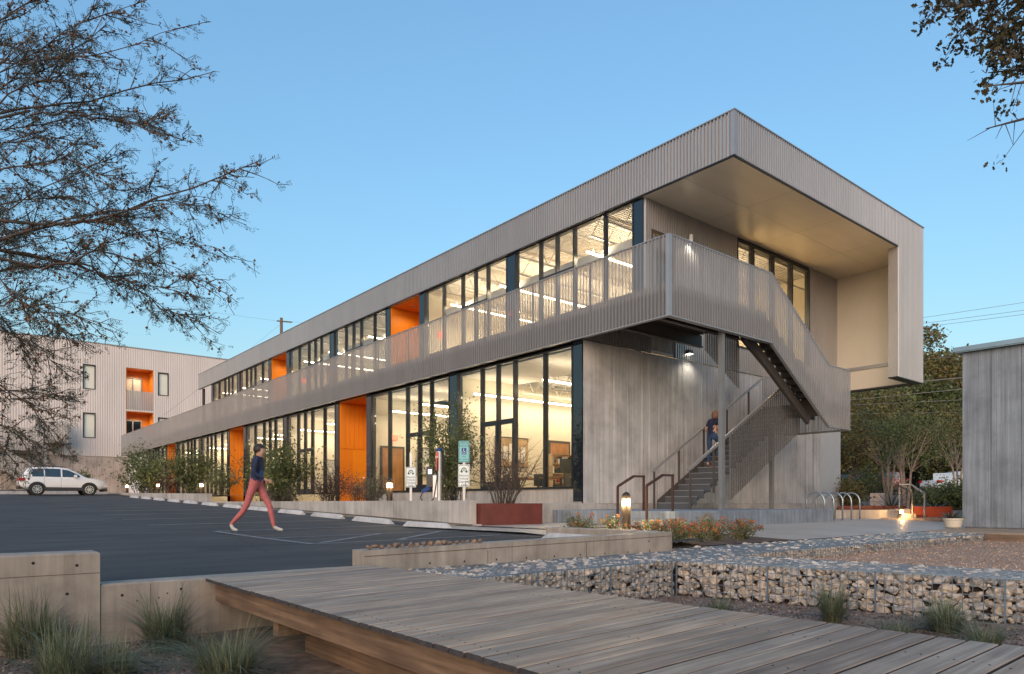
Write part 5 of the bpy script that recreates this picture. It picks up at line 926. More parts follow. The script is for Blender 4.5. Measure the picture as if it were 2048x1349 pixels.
# ------------------------------------------------------------------ the feathery acacia reaching in from the left
def acacia():
    r = np.random.default_rng(31); t = thing('acacia_tree', 'feathery acacia branches with brown seed balls reaching in over the car park', 'tree', (-.75, 4.75, .36)); trunk_top = Vector((-.9, 4.9, 2.6))
    wood_ = MB(); wood_.tube([(-.75, 4.75, .3), (-.72, 4.7, 1.2), (-.85, 4.85, 2.0), trunk_top, (-.95, 5.0, 3.6), (-.8, 4.9, 5.2)], [.13, .11, .10, .085, .06, .03], 10)
    lines = [((-160, 330), (-60, 190), (130, 60), (330, -15)), ((-160, 330), (0, 228), (180, 200), (431, 143)), ((-120, 260), (0, 135), (180, 110), (365, 55)), ((-160, 360), (0, 262), (160, 230), (310, 245)), ((60, 222), (160, 225), (270, 255), (388, 286)), ((-180, 560), (0, 478), (250, 420), (519, 322)), ((90, 450), (200, 425), (340, 405), (480, 428)), ((90, 450), (230, 440), (330, 475), (458, 505)), ((-180, 600), (0, 540), (150, 528), (290, 590)), ((150, 528), (260, 570), (340, 620), (440, 668)), ((80, 535), (200, 500), (320, 535), (435, 572)), ((150, 530), (240, 560), (330, 580), (400, 597)), ((-160, 620), (0, 600), (120, 620), (238, 685)), ((-160, 640), (0, 650), (90, 700), (150, 765)), ((-160, 700), (0, 780), (90, 790), (158, 803)), ((-160, 700), (0, 770), (60, 825), (123, 855)), ((-160, 740), (0, 845), (60, 885), (122, 912)), ((-160, 760), (-20, 880), (10, 905), (42, 942)), ((-160, 420), (0, 330), (130, 325), (275, 372)), ((-160, 420), (0, 405), (160, 390), (352, 372)), ((-120, 160), (-30, 60), (60, 0), (150, -70)), ((-120, 300), (20, 170), (120, 130), (240, 20)), ((-160, 500), (-10, 430), (120, 360), (260, 300)), ((-160, 640), (0, 560), (60, 620), (130, 660)), ((-120, 200), (-10, 90), (60, 100), (160, 70)), ((-160, 560), (0, 500), (110, 520), (230, 470)), ((-160, 420), (-10, 300), (90, 270), (190, 310)), ((-160, 640), (-10, 620), (40, 680), (60, 740)), ((-160, 300), (-10, 200), (80, 160), (170, 160)), ((-160, 520), (0, 450), (100, 470), (200, 520))]
    leafc, leafd, balls = [], [], []
    def sprout(pts, rad0, level):
        """a twig along pts: leaves and seed balls along it, side twigs from it"""
        wood_.tube(pts, [max(.0016, rad0 * (1 - .8 * k / (len(pts) - 1))) for k in range(len(pts))], 5 if level == 0 else 3)
        L = sum((b - a).length for a, b in zip(pts[:-1], pts[1:])); m = int(L / (.016 if level else .05))
        for q in range(m):
            f = r.random() if level else .15 + .85 * r.random(); i = min(int(f * (len(pts) - 1)), len(pts) - 2); p = pts[i].lerp(pts[i + 1], f * (len(pts) - 1) - i); dd = (pts[i + 1] - pts[i]).normalized()
            if r.random() < .50: leafc.append(p); leafd.append(dd)
            if r.random() < .13: balls.append(p + Vector(r.normal(size=3)) * .010)
        if level < 2:
            for q in range(int(L / (.066 if level == 0 else .095))):
                f = .12 + .85 * r.random(); i = min(int(f * (len(pts) - 1)), len(pts) - 2); p = pts[i].lerp(pts[i + 1], f * (len(pts) - 1) - i); dd = (pts[i + 1] - pts[i]).normalized(); v = (dd + Vector(r.normal(size=3)) * .55).normalized(); l_ = (.34 if level == 0 else .15) * r.uniform(.5, 1.3) * (1.1 - .6 * f)
                sprout([p, p + v * l_ * .5 + Vector(r.normal(size=3)) * .012, p + v * l_ + Vector((0, 0, -.01))], .0042 if level == 0 else .0026, level + 1)
    for k, ln_ in enumerate(lines):
        d0 = 4.2 + .5 * math.sin(k * 2.4); pts = [Vector(at(px, py, d0 + .12 * i * math.sin(k))) for i, (px, py) in enumerate(ln_)]
        fine = []
        for i in range(len(pts) - 1):
            for q in range(4): f = q / 4; fine.append(pts[i].lerp(pts[i + 1], f) + Vector(r.normal(size=3)) * .012)
        fine.append(pts[-1]); sprout(fine, .012 if k in (1, 5, 8) else .0065, 0)
        wood_.tube([trunk_top + Vector((0, 0, (pts[0].z - trunk_top.z) * .6)), (trunk_top + pts[0]) / 2 + Vector((0, 0, .12)), pts[0]], [.018, .011, .007], 6)
    ob('branch', wood_, bark, t)
    # pinnate leaves: a row of narrow leaflets along each little stalk
    C = np.array(leafc); D = np.array(leafd); n = len(C); st = D * .6 + r.normal(size=(n, 3)) * .6 + np.array([0, 0, -.15]); st /= np.linalg.norm(st, axis=1)[:, None]; W_ = np.cross(st, r.normal(size=(n, 3))); W_ /= np.linalg.norm(W_, axis=1)[:, None]; cs, ds = [], []
    for q in range(4):
        for sgn in (-1, 1): o = C + st * (.012 + .010 * q); e = W_ * sgn * .85 + st * .55; cs.append(o + e * .008); ds.append(e)
    cs = np.concatenate(cs); ds = np.concatenate(ds); ds /= np.linalg.norm(ds, axis=1)[:, None]; nn = np.cross(ds, r.normal(size=cs.shape)); nn /= np.linalg.norm(nn, axis=1)[:, None]; l_ = .0095; V = np.stack([cs - ds * l_, cs + nn * .0021, cs + ds * l_, cs - nn * .0021], 1).reshape(-1, 3); ob('foliage', np_mesh('foliage', V, np.arange(len(V)).reshape(-1, 4)), LF['acacia'], t, kind='stuff')
    B = np.array(balls); oc = np.array([(1, 0, 0), (-1, 0, 0), (0, 1, 0), (0, -1, 0), (0, 0, 1), (0, 0, -1)], float); tri = np.array([(0, 2, 4), (2, 1, 4), (1, 3, 4), (3, 0, 4), (2, 0, 5), (1, 2, 5), (3, 1, 5), (0, 3, 5)]); V = (B[:, None, :] + oc[None] * r.uniform(.006, .0105, (len(B), 1, 1))).reshape(-1, 3); F = (np.arange(len(B))[:, None, None] * 6 + tri[None]).reshape(-1, 3); ob('seed_ball', np_mesh('seed_ball', V, F), pod_m, t, kind='stuff')
    return len(leafc), len(balls)
print('ACACIA', acacia())
# oak bough at the upper right
def oak():
    r = np.random.default_rng(41); t = thing('oak_tree', 'dark oak boughs hanging into the upper right of the sky', 'tree', (9.4, .35, .6)); w_ = MB(); top_ = Vector((9.2, .4, 7.6)); w_.tube([(9.4, .35, .5), (9.35, .4, 3), (9.25, .38, 5.5), top_, (8.9, .6, 9)], [.3, .26, .22, .17, .1], 10); C = []
    limbs = [((2250, -120), (2080, -40), (1960, 10), (1868, 14)), ((2200, -60), (2080, 30), (2000, 70), (1925, 52)), ((2200, 60), (2100, 90), (2030, 110), (1990, 85)), ((2200, 180), (2100, 170), (2040, 140), (1976, 146)), ((2200, 180), (2110, 170), (2050, 165), (1980, 172)), ((2250, 260), (2120, 225), (2060, 235), (1972, 258)), ((2200, 20), (2120, -20), (2060, -10), (2010, 10)), ((2180, -150), (2050, -80), (1960, -40), (1900, -20))]
    for k, L in enumerate(limbs):
        d = 6.4 + .35 * math.sin(3 * k); pts = [Vector(at(px, py, d + .1 * i)) for i, (px, py) in enumerate(L)]; w_.tube([top_ + Vector((0, 0, min(0, pts[0].z - top_.z))), pts[0]] + pts[1:], [.07, .045, .028, .014, .005], 6); dens = 17 if k in (0, 1, 2, 6, 7) else 8
        for i in range(3):
            for q in range(dens if i else dens // 2):
                p = pts[i].lerp(pts[i + 1], r.random()); e = p + Vector(r.normal(size=3)) * (.16 if k in (0, 1, 6, 7) else .11); w_.tube([p, e], [.005, .002], 3)
                if k in (3, 4) and r.random() < .55: continue
                if k == 5 and i == 2 and r.random() < .6: continue
                C += [np.array(e) + r.normal(size=3) * .05 for _ in range(12)]
    ob('branch', w_, bark, t); C = np.array(C); n = len(C)
    # lobed leaves: a seven cornered outline each
    d = r.normal(size=(n, 3)) + np.array([0, 0, -.3]); d /= np.linalg.norm(d, axis=1)[:, None]; q = np.cross(d, r.normal(size=(n, 3))); q /= np.linalg.norm(q, axis=1)[:, None]; s_ = r.uniform(.035, .06, (n, 1)); out = [(-.5, 0), (-.15, .26), (-.02, .13), (.15, .32), (.26, .14), (.5, 0), (.26, -.14), (.15, -.32), (-.02, -.13), (-.15, -.26)]; V = np.stack([C + d * s_ * a * 1.3 + q * s_ * b * 1.3 for a, b in out], 1).reshape(-1, 3); ob('foliage', np_mesh('foliage', V, np.arange(len(V)).reshape(-1, 10)), LF['oak'], t, kind='stuff')
oak()
# trees beyond the plaza
def bg_tree(label, px, d, gz, H, R, leaf, seed, n_cl=90, per=110, lsize=.30, lift=.30):
    r = np.random.default_rng(seed); x, y, _ = at(px, 0, d); b = (x, y, gz); t = thing('background_tree', label, 'tree', b, 'trees behind the plaza and street'); tips = []; c = np.array([x, y, gz + H * (lift + (1 - lift) / 2)]); rad = (R, R, H * (1 - lift) / 2)
    for k in range(14): v = r.normal(size=3); v /= np.linalg.norm(v); tips.append(tuple(c + v * np.array(rad) * .8))
    w_ = MB().tube([(x, y, gz - .3), (x + r.normal() * .2, y, gz + H * lift * .7), (x, y, gz + H * (lift + .12))], [.035 * H, .028 * H, .02 * H], 8); g_ = grow((x, y, gz + H * lift * .8), tips, .014 * H, .02, r); w_.add(g_.v, g_.f); ob('trunk', w_, bark, t); P_ = clump_points(r, c, rad, n_cl, per, R * .13, .45, .75); V, F = leaf_cards(P_, lsize, r, .6); ob('crown', np_mesh('crown', V, F), LF[leaf], t, kind='stuff')
bg_tree('tall golden tinged tree beside the roof corner behind the street', 1836, 66, 2.3, 15.6, 4.3, 'gold', 61, 110, 120, .34)
bg_tree('wide dark green tree between roof corner and outbuilding', 1905, 68, 2.3, 13.6, 5.0, 'dark', 62, 120, 120, .34); bg_tree('dense mid green tree behind the red SUV', 1790, 62, 2.2, 11.2, 4.4, 'olive', 63, 120, 120, .32, .2); bg_tree('brown leaved tree under the overhanging roof', 1712, 58, 2.1, 9.0, 3.4, 'gold', 64, 90, 100, .28, .15); bg_tree('dark tree masking the far street behind the pickup', 1880, 60, 2.2, 9.5, 4.5, 'dark', 65, 110, 110, .32, .1); bg_tree('dark tree behind the small house', 1730, 70, 2.3, 10.5, 4.5, 'dark', 66, 100, 110, .34, .1); bg_tree('olive tree behind the outbuilding roof', 1985, 66, 2.3, 12.0, 5.0, 'olive', 67, 100, 110, .34, .2); bg_tree('dense low dark tree closing the gap behind the cars', 1830, 72, 2.3, 8.5, 5.5, 'dark', 68, 120, 110, .34, .05)
bg_tree('olive tree far behind the roof corner, hidden low', 1650, 66, 2.3, 11.0, 4.5, 'olive', 69, 80, 100, .34, .1)
def myrtle(label, px, d, gz, H, R, seed, n=3):
    r = np.random.default_rng(seed); x, y, _ = at(px, 0, d); t = thing('multi_stem_tree', label, 'tree', (x, y, gz), 'slender multi stem trees in the garden'); w_ = MB(); P_ = []
    for k in range(n):
        a = 6.28 * k / n + r.random(); tip = Vector((x + R * .55 * math.cos(a), y + R * .55 * math.sin(a), gz + H * .75)); mid = Vector((x + R * .12 * math.cos(a), y + R * .12 * math.sin(a), gz + H * .35)); w_.tube([(x + .06 * math.cos(a), y + .06 * math.sin(a), gz), mid, tip], [.06, .045, .012], 6); tips = [tuple(tip + Vector(r.normal(size=3)) * R * .35) for _ in range(7)]; g_ = grow(tuple(mid), tips, .02, .004, r); w_.add(g_.v, g_.f); P_ += [np.array(q) + r.normal(size=(220, 3)) * R * .16 for q in tips]
    ob('trunk', w_, bark_pale, t); V, F = leaf_cards(np.concatenate(P_), .10, r, .5); ob('crown', np_mesh('crown', V, F), LF['gold'] if seed % 2 else LF['olive'], t, kind='stuff')
myrtle('slender multi stem tree with pale trunks in front of the hedge', 1776, 34, 1.3, 5.2, 2.2, 71, 4); myrtle('slender pale trunked tree beside the red SUV', 1812, 30, 1.15, 4.4, 1.6, 72, 3); myrtle('pale trunked tree at the edge of the outbuilding', 1916, 38, 1.4, 5.2, 2.0, 73, 3)
for k, (px, d, gz, H, R, lf, lb) in enumerate(((1712, 40, 1.5, 1.9, 1.6, 'dark', 'dark hedge bush under the small house'), (1752, 41, 1.5, 2.0, 1.7, 'dark', 'dark hedge bush left of the red SUV'), (1700, 28, 1.05, 1.3, .9, 'gold', 'yellow green bush behind the bicycle hoops'), (1890, 30, 1.15, 1.0, 1.4, 'olive', 'big loose bush right of the garden steps'), (1915, 27, 1.05, 1.3, 1.0, 'olive', 'bush beside the outbuilding corner'), (1850, 33, 1.25, .6, 1.0, 'grey', 'pale bush below the white pickup'), (1680, 33, 1.2, 1.2, 1.0, 'olive', 'olive bush at the corner of the building'))):
    x, y, _ = at(px, 0, d); shrub('garden_bush', lb, 'bush', (x, y, gz), H, R, lf, 22, 2600, .10, 80 + k, 'bushes in the garden beyond the plaza')
def agave(label, px, d, z, n, L, seed, up=.6, name='agave', w=.05, loc=None):
    r = np.random.default_rng(seed); x, y = loc or at(px, 0, d)[:2]; t = thing(name, label, 'agave', (x, y, z)); 
    for k in range(n):
        a = 2.4 * k; el = up * (.35 + .9 * k / n) + r.normal() * .05; el = min(1.45, el); v = Vector((math.cos(a) * math.cos(el), math.sin(a) * math.cos(el), math.sin(el))); s_ = Vector((-math.sin(a), math.cos(a), 0)); l_ = L * r.uniform(.8, 1.1); mb = MB(); o = Vector((x, y, z)); pts = []
        for f, ww in ((0, .5), (.25, .9), (.5, 1), (.8, .55), (1, .03)): c_ = o + v * l_ * f + Vector((0, 0, -.12 * l_ * f * f)); nrm = s_.cross(v); mb.v += [tuple(c_ - s_ * w * ww + nrm * w * .3 * ww), tuple(c_ - nrm * w * .15 * ww), tuple(c_ + s_ * w * ww + nrm * w * .3 * ww)]
        for i in range(4): mb.f += [(3 * i, 3 * i + 1, 3 * i + 4, 3 * i + 3), (3 * i + 1, 3 * i + 2, 3 * i + 5, 3 * i + 4)]
        ob('leaf', mb, LF['agave'], t)
    return t
agave('round spiky agave right of the garden steps', 1868, 25.5, 1.1, 26, .62, 91, .6, w=.035); agave('tall spiky yucca behind the garden handrail', 1782, 26, 1.15, 44, 1.15, 92, .9, 'yucca', w=.018); agave('small spiky agave at the end of the bicycle hoops', 1735, 25.5, 1.1, 26, .5, 93, .8, w=.02)
px_, py_ = at(1906, 0, 16.9)[:2]; PZ = .79; t = thing('flower_pot', 'round cream pot with spiky agave beside the outbuilding', 'plant pot', (px_, py_, PZ)); ob('pot', MB().lathe([(.14, 0), (.17, .03), (.20, .19), (.215, .20), (.215, .235), (.19, .235), (.18, .2)], (px_, py_, PZ), 24), plain('cream_pot', (.60, .53, .42), .6, 0, .08), t, smooth=False); ob('soil', MB().lathe([(.185, .19), (.185, .205)], (px_, py_, PZ), 20), soil, t)
agave('grey green agave growing in the cream pot', 0, 0, PZ + .2, 24, .36, 95, .75, 'potted_agave', .03, (px_, py_))
t = thing('stone_pier', 'short white stone pier in the garden beyond the hoops', 'pier', (*at(1755, 0, 30)[:2], 1.1)); q = at(1755, 0, 30)
for k in range(4): ob('block', MB().cham(q[0] - .22 + .01 * (k % 2), q[1] - .22, 1.1 + .18 * k, q[0] + .22, q[1] + .22, 1.1 + .18 * k + .172, .012), plain('pier_stone_%d' % k, (.55 + .03 * k, .50, .44), .8, 0, .15, 6, 20), t)

# ------------------------------------------------------------------ bollard lamps, signs, charger
bronze = plain('bollard_bronze', (.055, .04, .03), .4, .5, .12)
def bollard(x, y, z, label, H=.72, r_=.082, power=26):
    t = thing('bollard_lamp', label, 'bollard light', (x, y, z), 'bronze bollard lamps'); ob('post', MB().lathe([(r_, 0), (r_, H * .66)], (x, y, z), 20), bronze, t, smooth=False); ob('lens', MB().lathe([(r_ * .9, H * .661), (r_ * .9, H * .80)], (x, y, z), 20), lamp_m, t)
    ob('dome', MB().lathe([(r_, H * .801), (r_, H * .85), (r_ * .93, H * .91), (r_ * .7, H * .965), (r_ * .3, H * .995), (.002, H)], (x, y, z), 20), bronze, t, smooth=True)
    f = MB()
    for k in range(3): a = 2.1 * k + .5; f.box(x + r_ * .95 * math.cos(a) - .006, y + r_ * .95 * math.sin(a) - .006, z + H * .66, x + r_ * .95 * math.cos(a) + .006, y + r_ * .95 * math.sin(a) + .006, z + H * .802)
    ob('lens_rib', f, bronze, t, kind='stuff')
    for a in (0, 1.57, 3.14, 4.71): lamp(t, (x + .13 * math.cos(a), y + .13 * math.sin(a), z + H * .70), power / 4, (1, .74, .40), .04)
bollard(9.79, 8.6, .88, 'glowing bollard lamp among the orange flowers by the steps', power=55); bollard(9.42, 16.7, 1.37, 'glowing bollard lamp beside the low shrub and first orange entry', .69); bollard(9.6, 26.9, 1.37, 'glowing bollard lamp at the foot of the large shrub, behind the walker', .69); bollard(10.0, 36.4, 1.72, 'glowing bollard lamp left of the second orange entry', .75); bollard(10.0, 45.3, 1.85, 'glowing bollard lamp left of the third orange entry', .80); bollard(9.9, 53.6, 1.95, 'farthest glowing bollard lamp among the big shrubs', .80)
sign_white = plain('sign_white', (.75, .78, .76), .4, 0, .04); sign_teal = plain('sign_teal', (.18, .48, .50), .4, 0, .04); ink_g = plain('sign_green', (.02, .12, .06), .5, 0, .05); ink_b = plain('sign_blue', (.01, .045, .20), .5, 0, .05); ink_t = plain('sign_ink', (.02, .10, .12), .5, 0, .05)
def text(parent, s_, x, y, z, size, m, name='lettering'):
    c_ = bpy.data.curves.new(name, 'FONT'); c_.body = s_; c_.size = size; c_.align_x = 'CENTER'; c_.align_y = 'CENTER'; c_.extrude = .0008; c_.materials.append(m); tmp = bpy.data.objects.new(name, c_); me_ = bpy.data.meshes.new_from_object(tmp); bpy.data.objects.remove(tmp); o = bpy.data.objects.new(name, me_); COL.objects.link(o); o['kind'] = 'stuff'; o.parent = parent; o.location = (x, y, z); o.rotation_euler = (math.pi / 2, 0, 0); return o
def plate(parent, name, z0, z1, w, m, edge):
    p = ob(name, MB().box(-w / 2, -.018, z0, w / 2, -.015, z1), m, parent, local=True); b = .012
    ob(name + '_border', MB().box(-w / 2 + b, -.0195, z1 - 2 * b, w / 2 - b, -.0182, z1 - b).box(-w / 2 + b, -.0195, z0 + b, w / 2 - b, -.0182, z0 + 2 * b).box(-w / 2 + b, -.0195, z0 + 2 * b, -w / 2 + 1.6 * b, -.0182, z1 - 2 * b).box(w / 2 - 1.6 * b, -.0195, z0 + 2 * b, w / 2 - b, -.0182, z1 - 2 * b), edge, p, local=True); return p
def ev_sign(parent, z0, w=.27, h=.52):
    p = plate(parent, 'charging_sign', z0, z0 + h, w, sign_white, ink_g)
    for k, s_ in enumerate(('Electric', 'Vehicle', 'Charging', 'Only')): text(p, s_, 0, -.0197, z0 + h * .50 - k * .072, .072, ink_t)
    ic = MB(); zc = z0 + h * .74; n = 18
    for k in range(3, n - 2):   # car-like arch with two round wheels and a plug in the middle
        a, a2 = math.pi * (k - 1) / (n - 3), math.pi * k / (n - 3); ic.add([(f * .068 * math.cos(b), -.0196, zc - .02 + f * .085 * math.sin(b)) for f, b in ((.72, a), (1.0, a), (1.0, a2), (.72, a2))], [(0, 1, 2, 3)])
    for cx in (-.055, .055): ic.add([(cx + .028 * math.cos(6.283 * k / 12), -.0197, zc - .03 + .028 * math.sin(6.283 * k / 12)) for k in range(12)], [tuple(range(12))])
    ic.box(-.014, -.0197, zc - .02, .014, -.0193, zc + .022); ob('car_symbol', ic, ink_g, p, kind='stuff', local=True)
post_m = plain('sign_post', (.42, .44, .45), .4, .6, .08)
t = thing('charging_sign_post', 'white electric vehicle charging sign on a steel post near the bollard', 'sign', (9.4, 15.56, 1.37), 'parking signs', -AZ); ob('post', MB().box(-.03, -.014, 0, .03, .014, 1.33), post_m, t, local=True); ev_sign(t, .43)
t = thing('parking_sign_post', 'teal reserved parking sign above a white charging sign on one post', 'sign', (9.4, 13.2, 1.37), 'parking signs', -AZ); ob('post', MB().box(-.03, -.014, 0, .03, .014, 1.46), post_m, t, local=True); ev_sign(t, .40)
p = plate(t, 'reserved_sign', .965, 1.465, .25, sign_teal, ink_t)
for k, (s_, z, sz) in enumerate((('RESERVED', 1.405, .05), ('PARKING', 1.345, .052), ('VAN', 1.10, .052), ('ACCESSIBLE', 1.03, .04))): text(p, s_, 0, -.0197, z, sz, ink_t)
ob('symbol_panel', MB().box(-.055, -.0205, 1.15, .055, -.0183, 1.30), ink_b, p, local=True)
wc = MB().bar((-.005, -.0215, 1.265), (-.002, -.0215, 1.215), .010, .002, (0, 1, 0)).bar((-.002, -.0215, 1.215), (.022, -.0215, 1.215), .008, .002, (0, 1, 0)).bar((.022, -.0215, 1.215), (.032, -.0215, 1.178), .008, .002, (0, 1, 0)); n = 14
for k in range(n - 4): a, a2 = 2.2 + 5.0 * k / n, 2.2 + 5.0 * (k + 1) / n; wc.add([(-.004 + f * .03 * math.cos(b), -.0215, 1.195 + f * .03 * math.sin(b)) for f, b in ((.75, a), (1, a), (1, a2), (.75, a2))], [(0, 1, 2, 3)])
wc.add([(-.006 + .009 * math.cos(6.283 * k / 10), -.0215, 1.277 + .009 * math.sin(6.283 * k / 10)) for k in range(10)], [tuple(range(10))]); ob('wheelchair_symbol', wc, sign_white, p, kind='stuff', local=True)
# charging station
silver = plain('charger_silver', (.55, .56, .57), .3, .5, .05); blackp = plain('charger_black', (.02, .02, .024), .35, 0, .1); redp = plain('charger_red', (.55, .07, .03), .4, 0, .05)
t = thing('charging_station', 'silver and black electric vehicle charging post with hanging cable', 'charging station', (9.45, 14.4, 1.37), None, -AZ)
ob('column', MB().lathe([(.055, 0), (.055, 1.26), (.05, 1.30)], (.05, 0, 0), 16), silver, t, local=True); ob('cap', MB().lathe([(.075, 1.295), (.075, 1.34), (.05, 1.37), (.01, 1.38)], (.05, 0, 0), 16), ink_b, t, local=True)
ob('info_panel', MB().box(-.03, -.075, .82, .035, -.056, 1.27), redp, t, local=True); text(t, 'EV', .0, -.0765, 1.15, .07, sign_white)
hd = ob('charge_head', MB().cham(-.26, -.09, .42, -.10, .05, .92, .02), blackp, t, local=True); ob('display', MB().box(-.21, -.096, .74, -.13, -.0905, .84), emit('screen_glow', (.9, .95, 1), 1.5), hd, local=True); ob('face_plate', MB().cham(-.10, -.085, .16, .005, .04, .72, .02), silver, t, local=True)
ob('holster', MB().bar((-.19, -.09, .40), (-.36, -.14, .30), .07, .09), ink_b, t, local=True); ob('bracket', MB().box(-.1, -.03, .66, .16, .05, .69).box(-.1, -.03, .18, .16, .05, .21), blackp, t, local=True)
cp = [(-.34, -.13, .30), (-.40, -.12, .16), (-.34, -.1, .06), (-.2, -.1, .03), (-.08, -.1, .12), (-.05, -.1, .3), (.0, -.1, .62), (.01, -.08, 1.0), (.02, -.05, 1.24), (.12, -.02, 1.3), (.16, -.04, 1.05), (.18, -.06, .7), (.24, -.05, .35), (.38, -.04, .04)]; ob('cable', MB().tube(cp, .013, 6), rubber, t, local=True, smooth=True)

# ------------------------------------------------------------------ people
def person(name, label, loc, rz, J, E_, regions, hair, extra=None):
    """one skinned surface over a joint graph; J: joint -> (x,y,z,radius); regions: list of (test(centre), material index)"""
    t = thing(name, label, 'person', loc, None, rz); ids = {k: i for i, k in enumerate(J)}; me = bpy.data.meshes.new('body'); me.from_pydata([v[:3] for v in J.values()], [(ids[a], ids[b]) for a, b in E_], []); o = bpy.data.objects.new('body', me); COL.objects.link(o)
    sk = o.modifiers.new('skin', 'SKIN'); sk.use_smooth_shade = True; ss = o.modifiers.new('sub', 'SUBSURF'); ss.levels = 2; ss.render_levels = 2
    if not me.skin_vertices: me.attributes  # layer is made by the modifier's context below
    bm = bmesh.new(); bm.from_mesh(me); lay = bm.verts.layers.skin.verify(); bm.verts.ensure_lookup_table()
    for k, i in ids.items(): d_ = bm.verts[i][lay]; rr_ = J[k][3]; d_.radius = rr_ if isinstance(rr_, tuple) else (rr_, rr_); d_.use_root = (k == 'pelvis')
    bm.to_mesh(me); bm.free(); dg = bpy.context.evaluated_depsgraph_get(); ev = bpy.data.meshes.new_from_object(o.evaluated_get(dg)); bpy.data.objects.remove(o); ev.name = 'body'
    for m in regions[1]: ev.materials.append(m)
    names = list(J); PJ = np.array([J[k][:3] for k in names]); seg = [(np.array(J[a][:3]), np.array(J[b][:3]), a, b) for a, b in E_]
    for p in ev.polygons:
        c_ = np.array(p.center); best = min(seg, key=lambda s_: np.linalg.norm(c_ - (s_[0] + (s_[1] - s_[0]) * np.clip(np.dot(c_ - s_[0], s_[1] - s_[0]) / max(1e-9, np.dot(s_[1] - s_[0], s_[1] - s_[0])), 0, 1)))); p.material_index = regions[0](best[2], best[3], c_)
    b = ob('body', ev, None, t, smooth=True, local=True); ob('hair', hair[0], hair[1], t, smooth=True, local=True)
    for nm, g_, m in extra or []: ob(nm, g_, m, t, local=True)
    return t
skin_m = plain('skin', (.42, .24, .16), .55, 0, .06); coral = plain('coral_trousers', (.46, .125, .12), .8, 0, .12, 20, 11); navy = plain('navy_top', (.012, .02, .055), .8, 0, .2, 20, 11); blue_shirt = plain('blue_shirt', (.03, .09, .28), .8, 0, .2, 20, 11); shoe = plain('beige_shoe', (.50, .47, .43), .7, 0, .1); jeans = plain('jeans', (.025, .055, .12), .85, 0, .25, 30, 11); brown_shoe = plain('brown_shoe', (.20, .10, .06), .6, 0, .1); hair_d = plain('dark_hair', (.02, .014, .012), .6, 0, .3, 60); hair_b = plain('brown_hair', (.17, .085, .045), .6, 0, .3, 60)
def hand(J, E_, side, wr_, dirv, key):
    w_ = Vector(wr_); d_ = Vector(dirv).normalized(); s_ = Vector((0, 1, 0)) if abs(d_.y) < .8 else Vector((1, 0, 0)); J[key + 'palm'] = (*(w_ + d_ * .06), (.026, .018)); E_.append((key + 'wrist', key + 'palm')); up = d_.cross(s_).normalized()
    for q, (off, ln_) in enumerate(((-.024, .068), (-.008, .078), (.008, .074), (.023, .058))):
        a = w_ + d_ * .095 + up * off; b = a + d_ * ln_ * .5; c_ = b + d_ * ln_ * .35 + s_ * (-.018 * side); J[f'{key}f{q}a'] = (*a, .0095); J[f'{key}f{q}b'] = (*b, .0085); J[f'{key}f{q}c'] = (*c_, .007); E_ += [(key + 'palm', f'{key}f{q}a'), (f'{key}f{q}a', f'{key}f{q}b'), (f'{key}f{q}b', f'{key}f{q}c')]
    a = w_ + d_ * .045 + up * -.036; b = a + d_ * .035 + up * -.012; J[key + 'ta'] = (*a, .011); J[key + 'tb'] = (*b, .009); E_ += [(key + 'palm', key + 'ta'), (key + 'ta', key + 'tb')]
def figure(P_):
    """P_: joint positions; returns graph with tapering radii"""
    R_ = dict(pelvis=(.15, .115), belly=(.135, .10), chest=(.155, .11), neck=.052, jaw=.062, head=(.083, .092), crown=(.062, .07), nose=.014)
    for s_ in 'lr': R_.update({s_ + 'hip': .088, s_ + 'knee': .058, s_ + 'calf': .055, s_ + 'ankle': .037, s_ + 'ball': (.04, .03), s_ + 'toe': .024, s_ + 'sho': .062, s_ + 'elbow': .041, s_ + 'wrist': .026})
    J = {k: (*v, R_[k]) for k, v in P_.items()}; E_ = [('pelvis', 'belly'), ('belly', 'chest'), ('chest', 'neck'), ('neck', 'jaw'), ('jaw', 'head'), ('head', 'crown'), ('jaw', 'nose')]
    for s_ in 'lr': E_ += [('pelvis', s_ + 'hip'), (s_ + 'hip', s_ + 'knee'), (s_ + 'knee', s_ + 'calf'), (s_ + 'calf', s_ + 'ankle'), (s_ + 'ankle', s_ + 'ball'), (s_ + 'ball', s_ + 'toe'), ('chest', s_ + 'sho'), (s_ + 'sho', s_ + 'elbow'), (s_ + 'elbow', s_ + 'wrist')]
    return J, E_
def blob(c_, rx, ry, rz, cut=None, n=14):
    mb = MB(); rows = []
    for i in range(n + 1):
        a = math.pi * i / n
        for k in range(n * 2): b = math.pi * k / n; x, y, z = math.sin(a) * math.cos(b), math.sin(a) * math.sin(b), math.cos(a); mb.v.append((c_[0] + rx * x, c_[1] + ry * y, c_[2] + rz * z))
    m = n * 2
    mb.f = [(i * m + k, (i + 1) * m + k, (i + 1) * m + (k + 1) % m, i * m + (k + 1) % m) for i in range(n) for k in range(m)]
    if cut: mb.f = [f for f in mb.f if cut(sum((Vector(mb.v[i]) for i in f), Vector()) / 4)]
    return mb
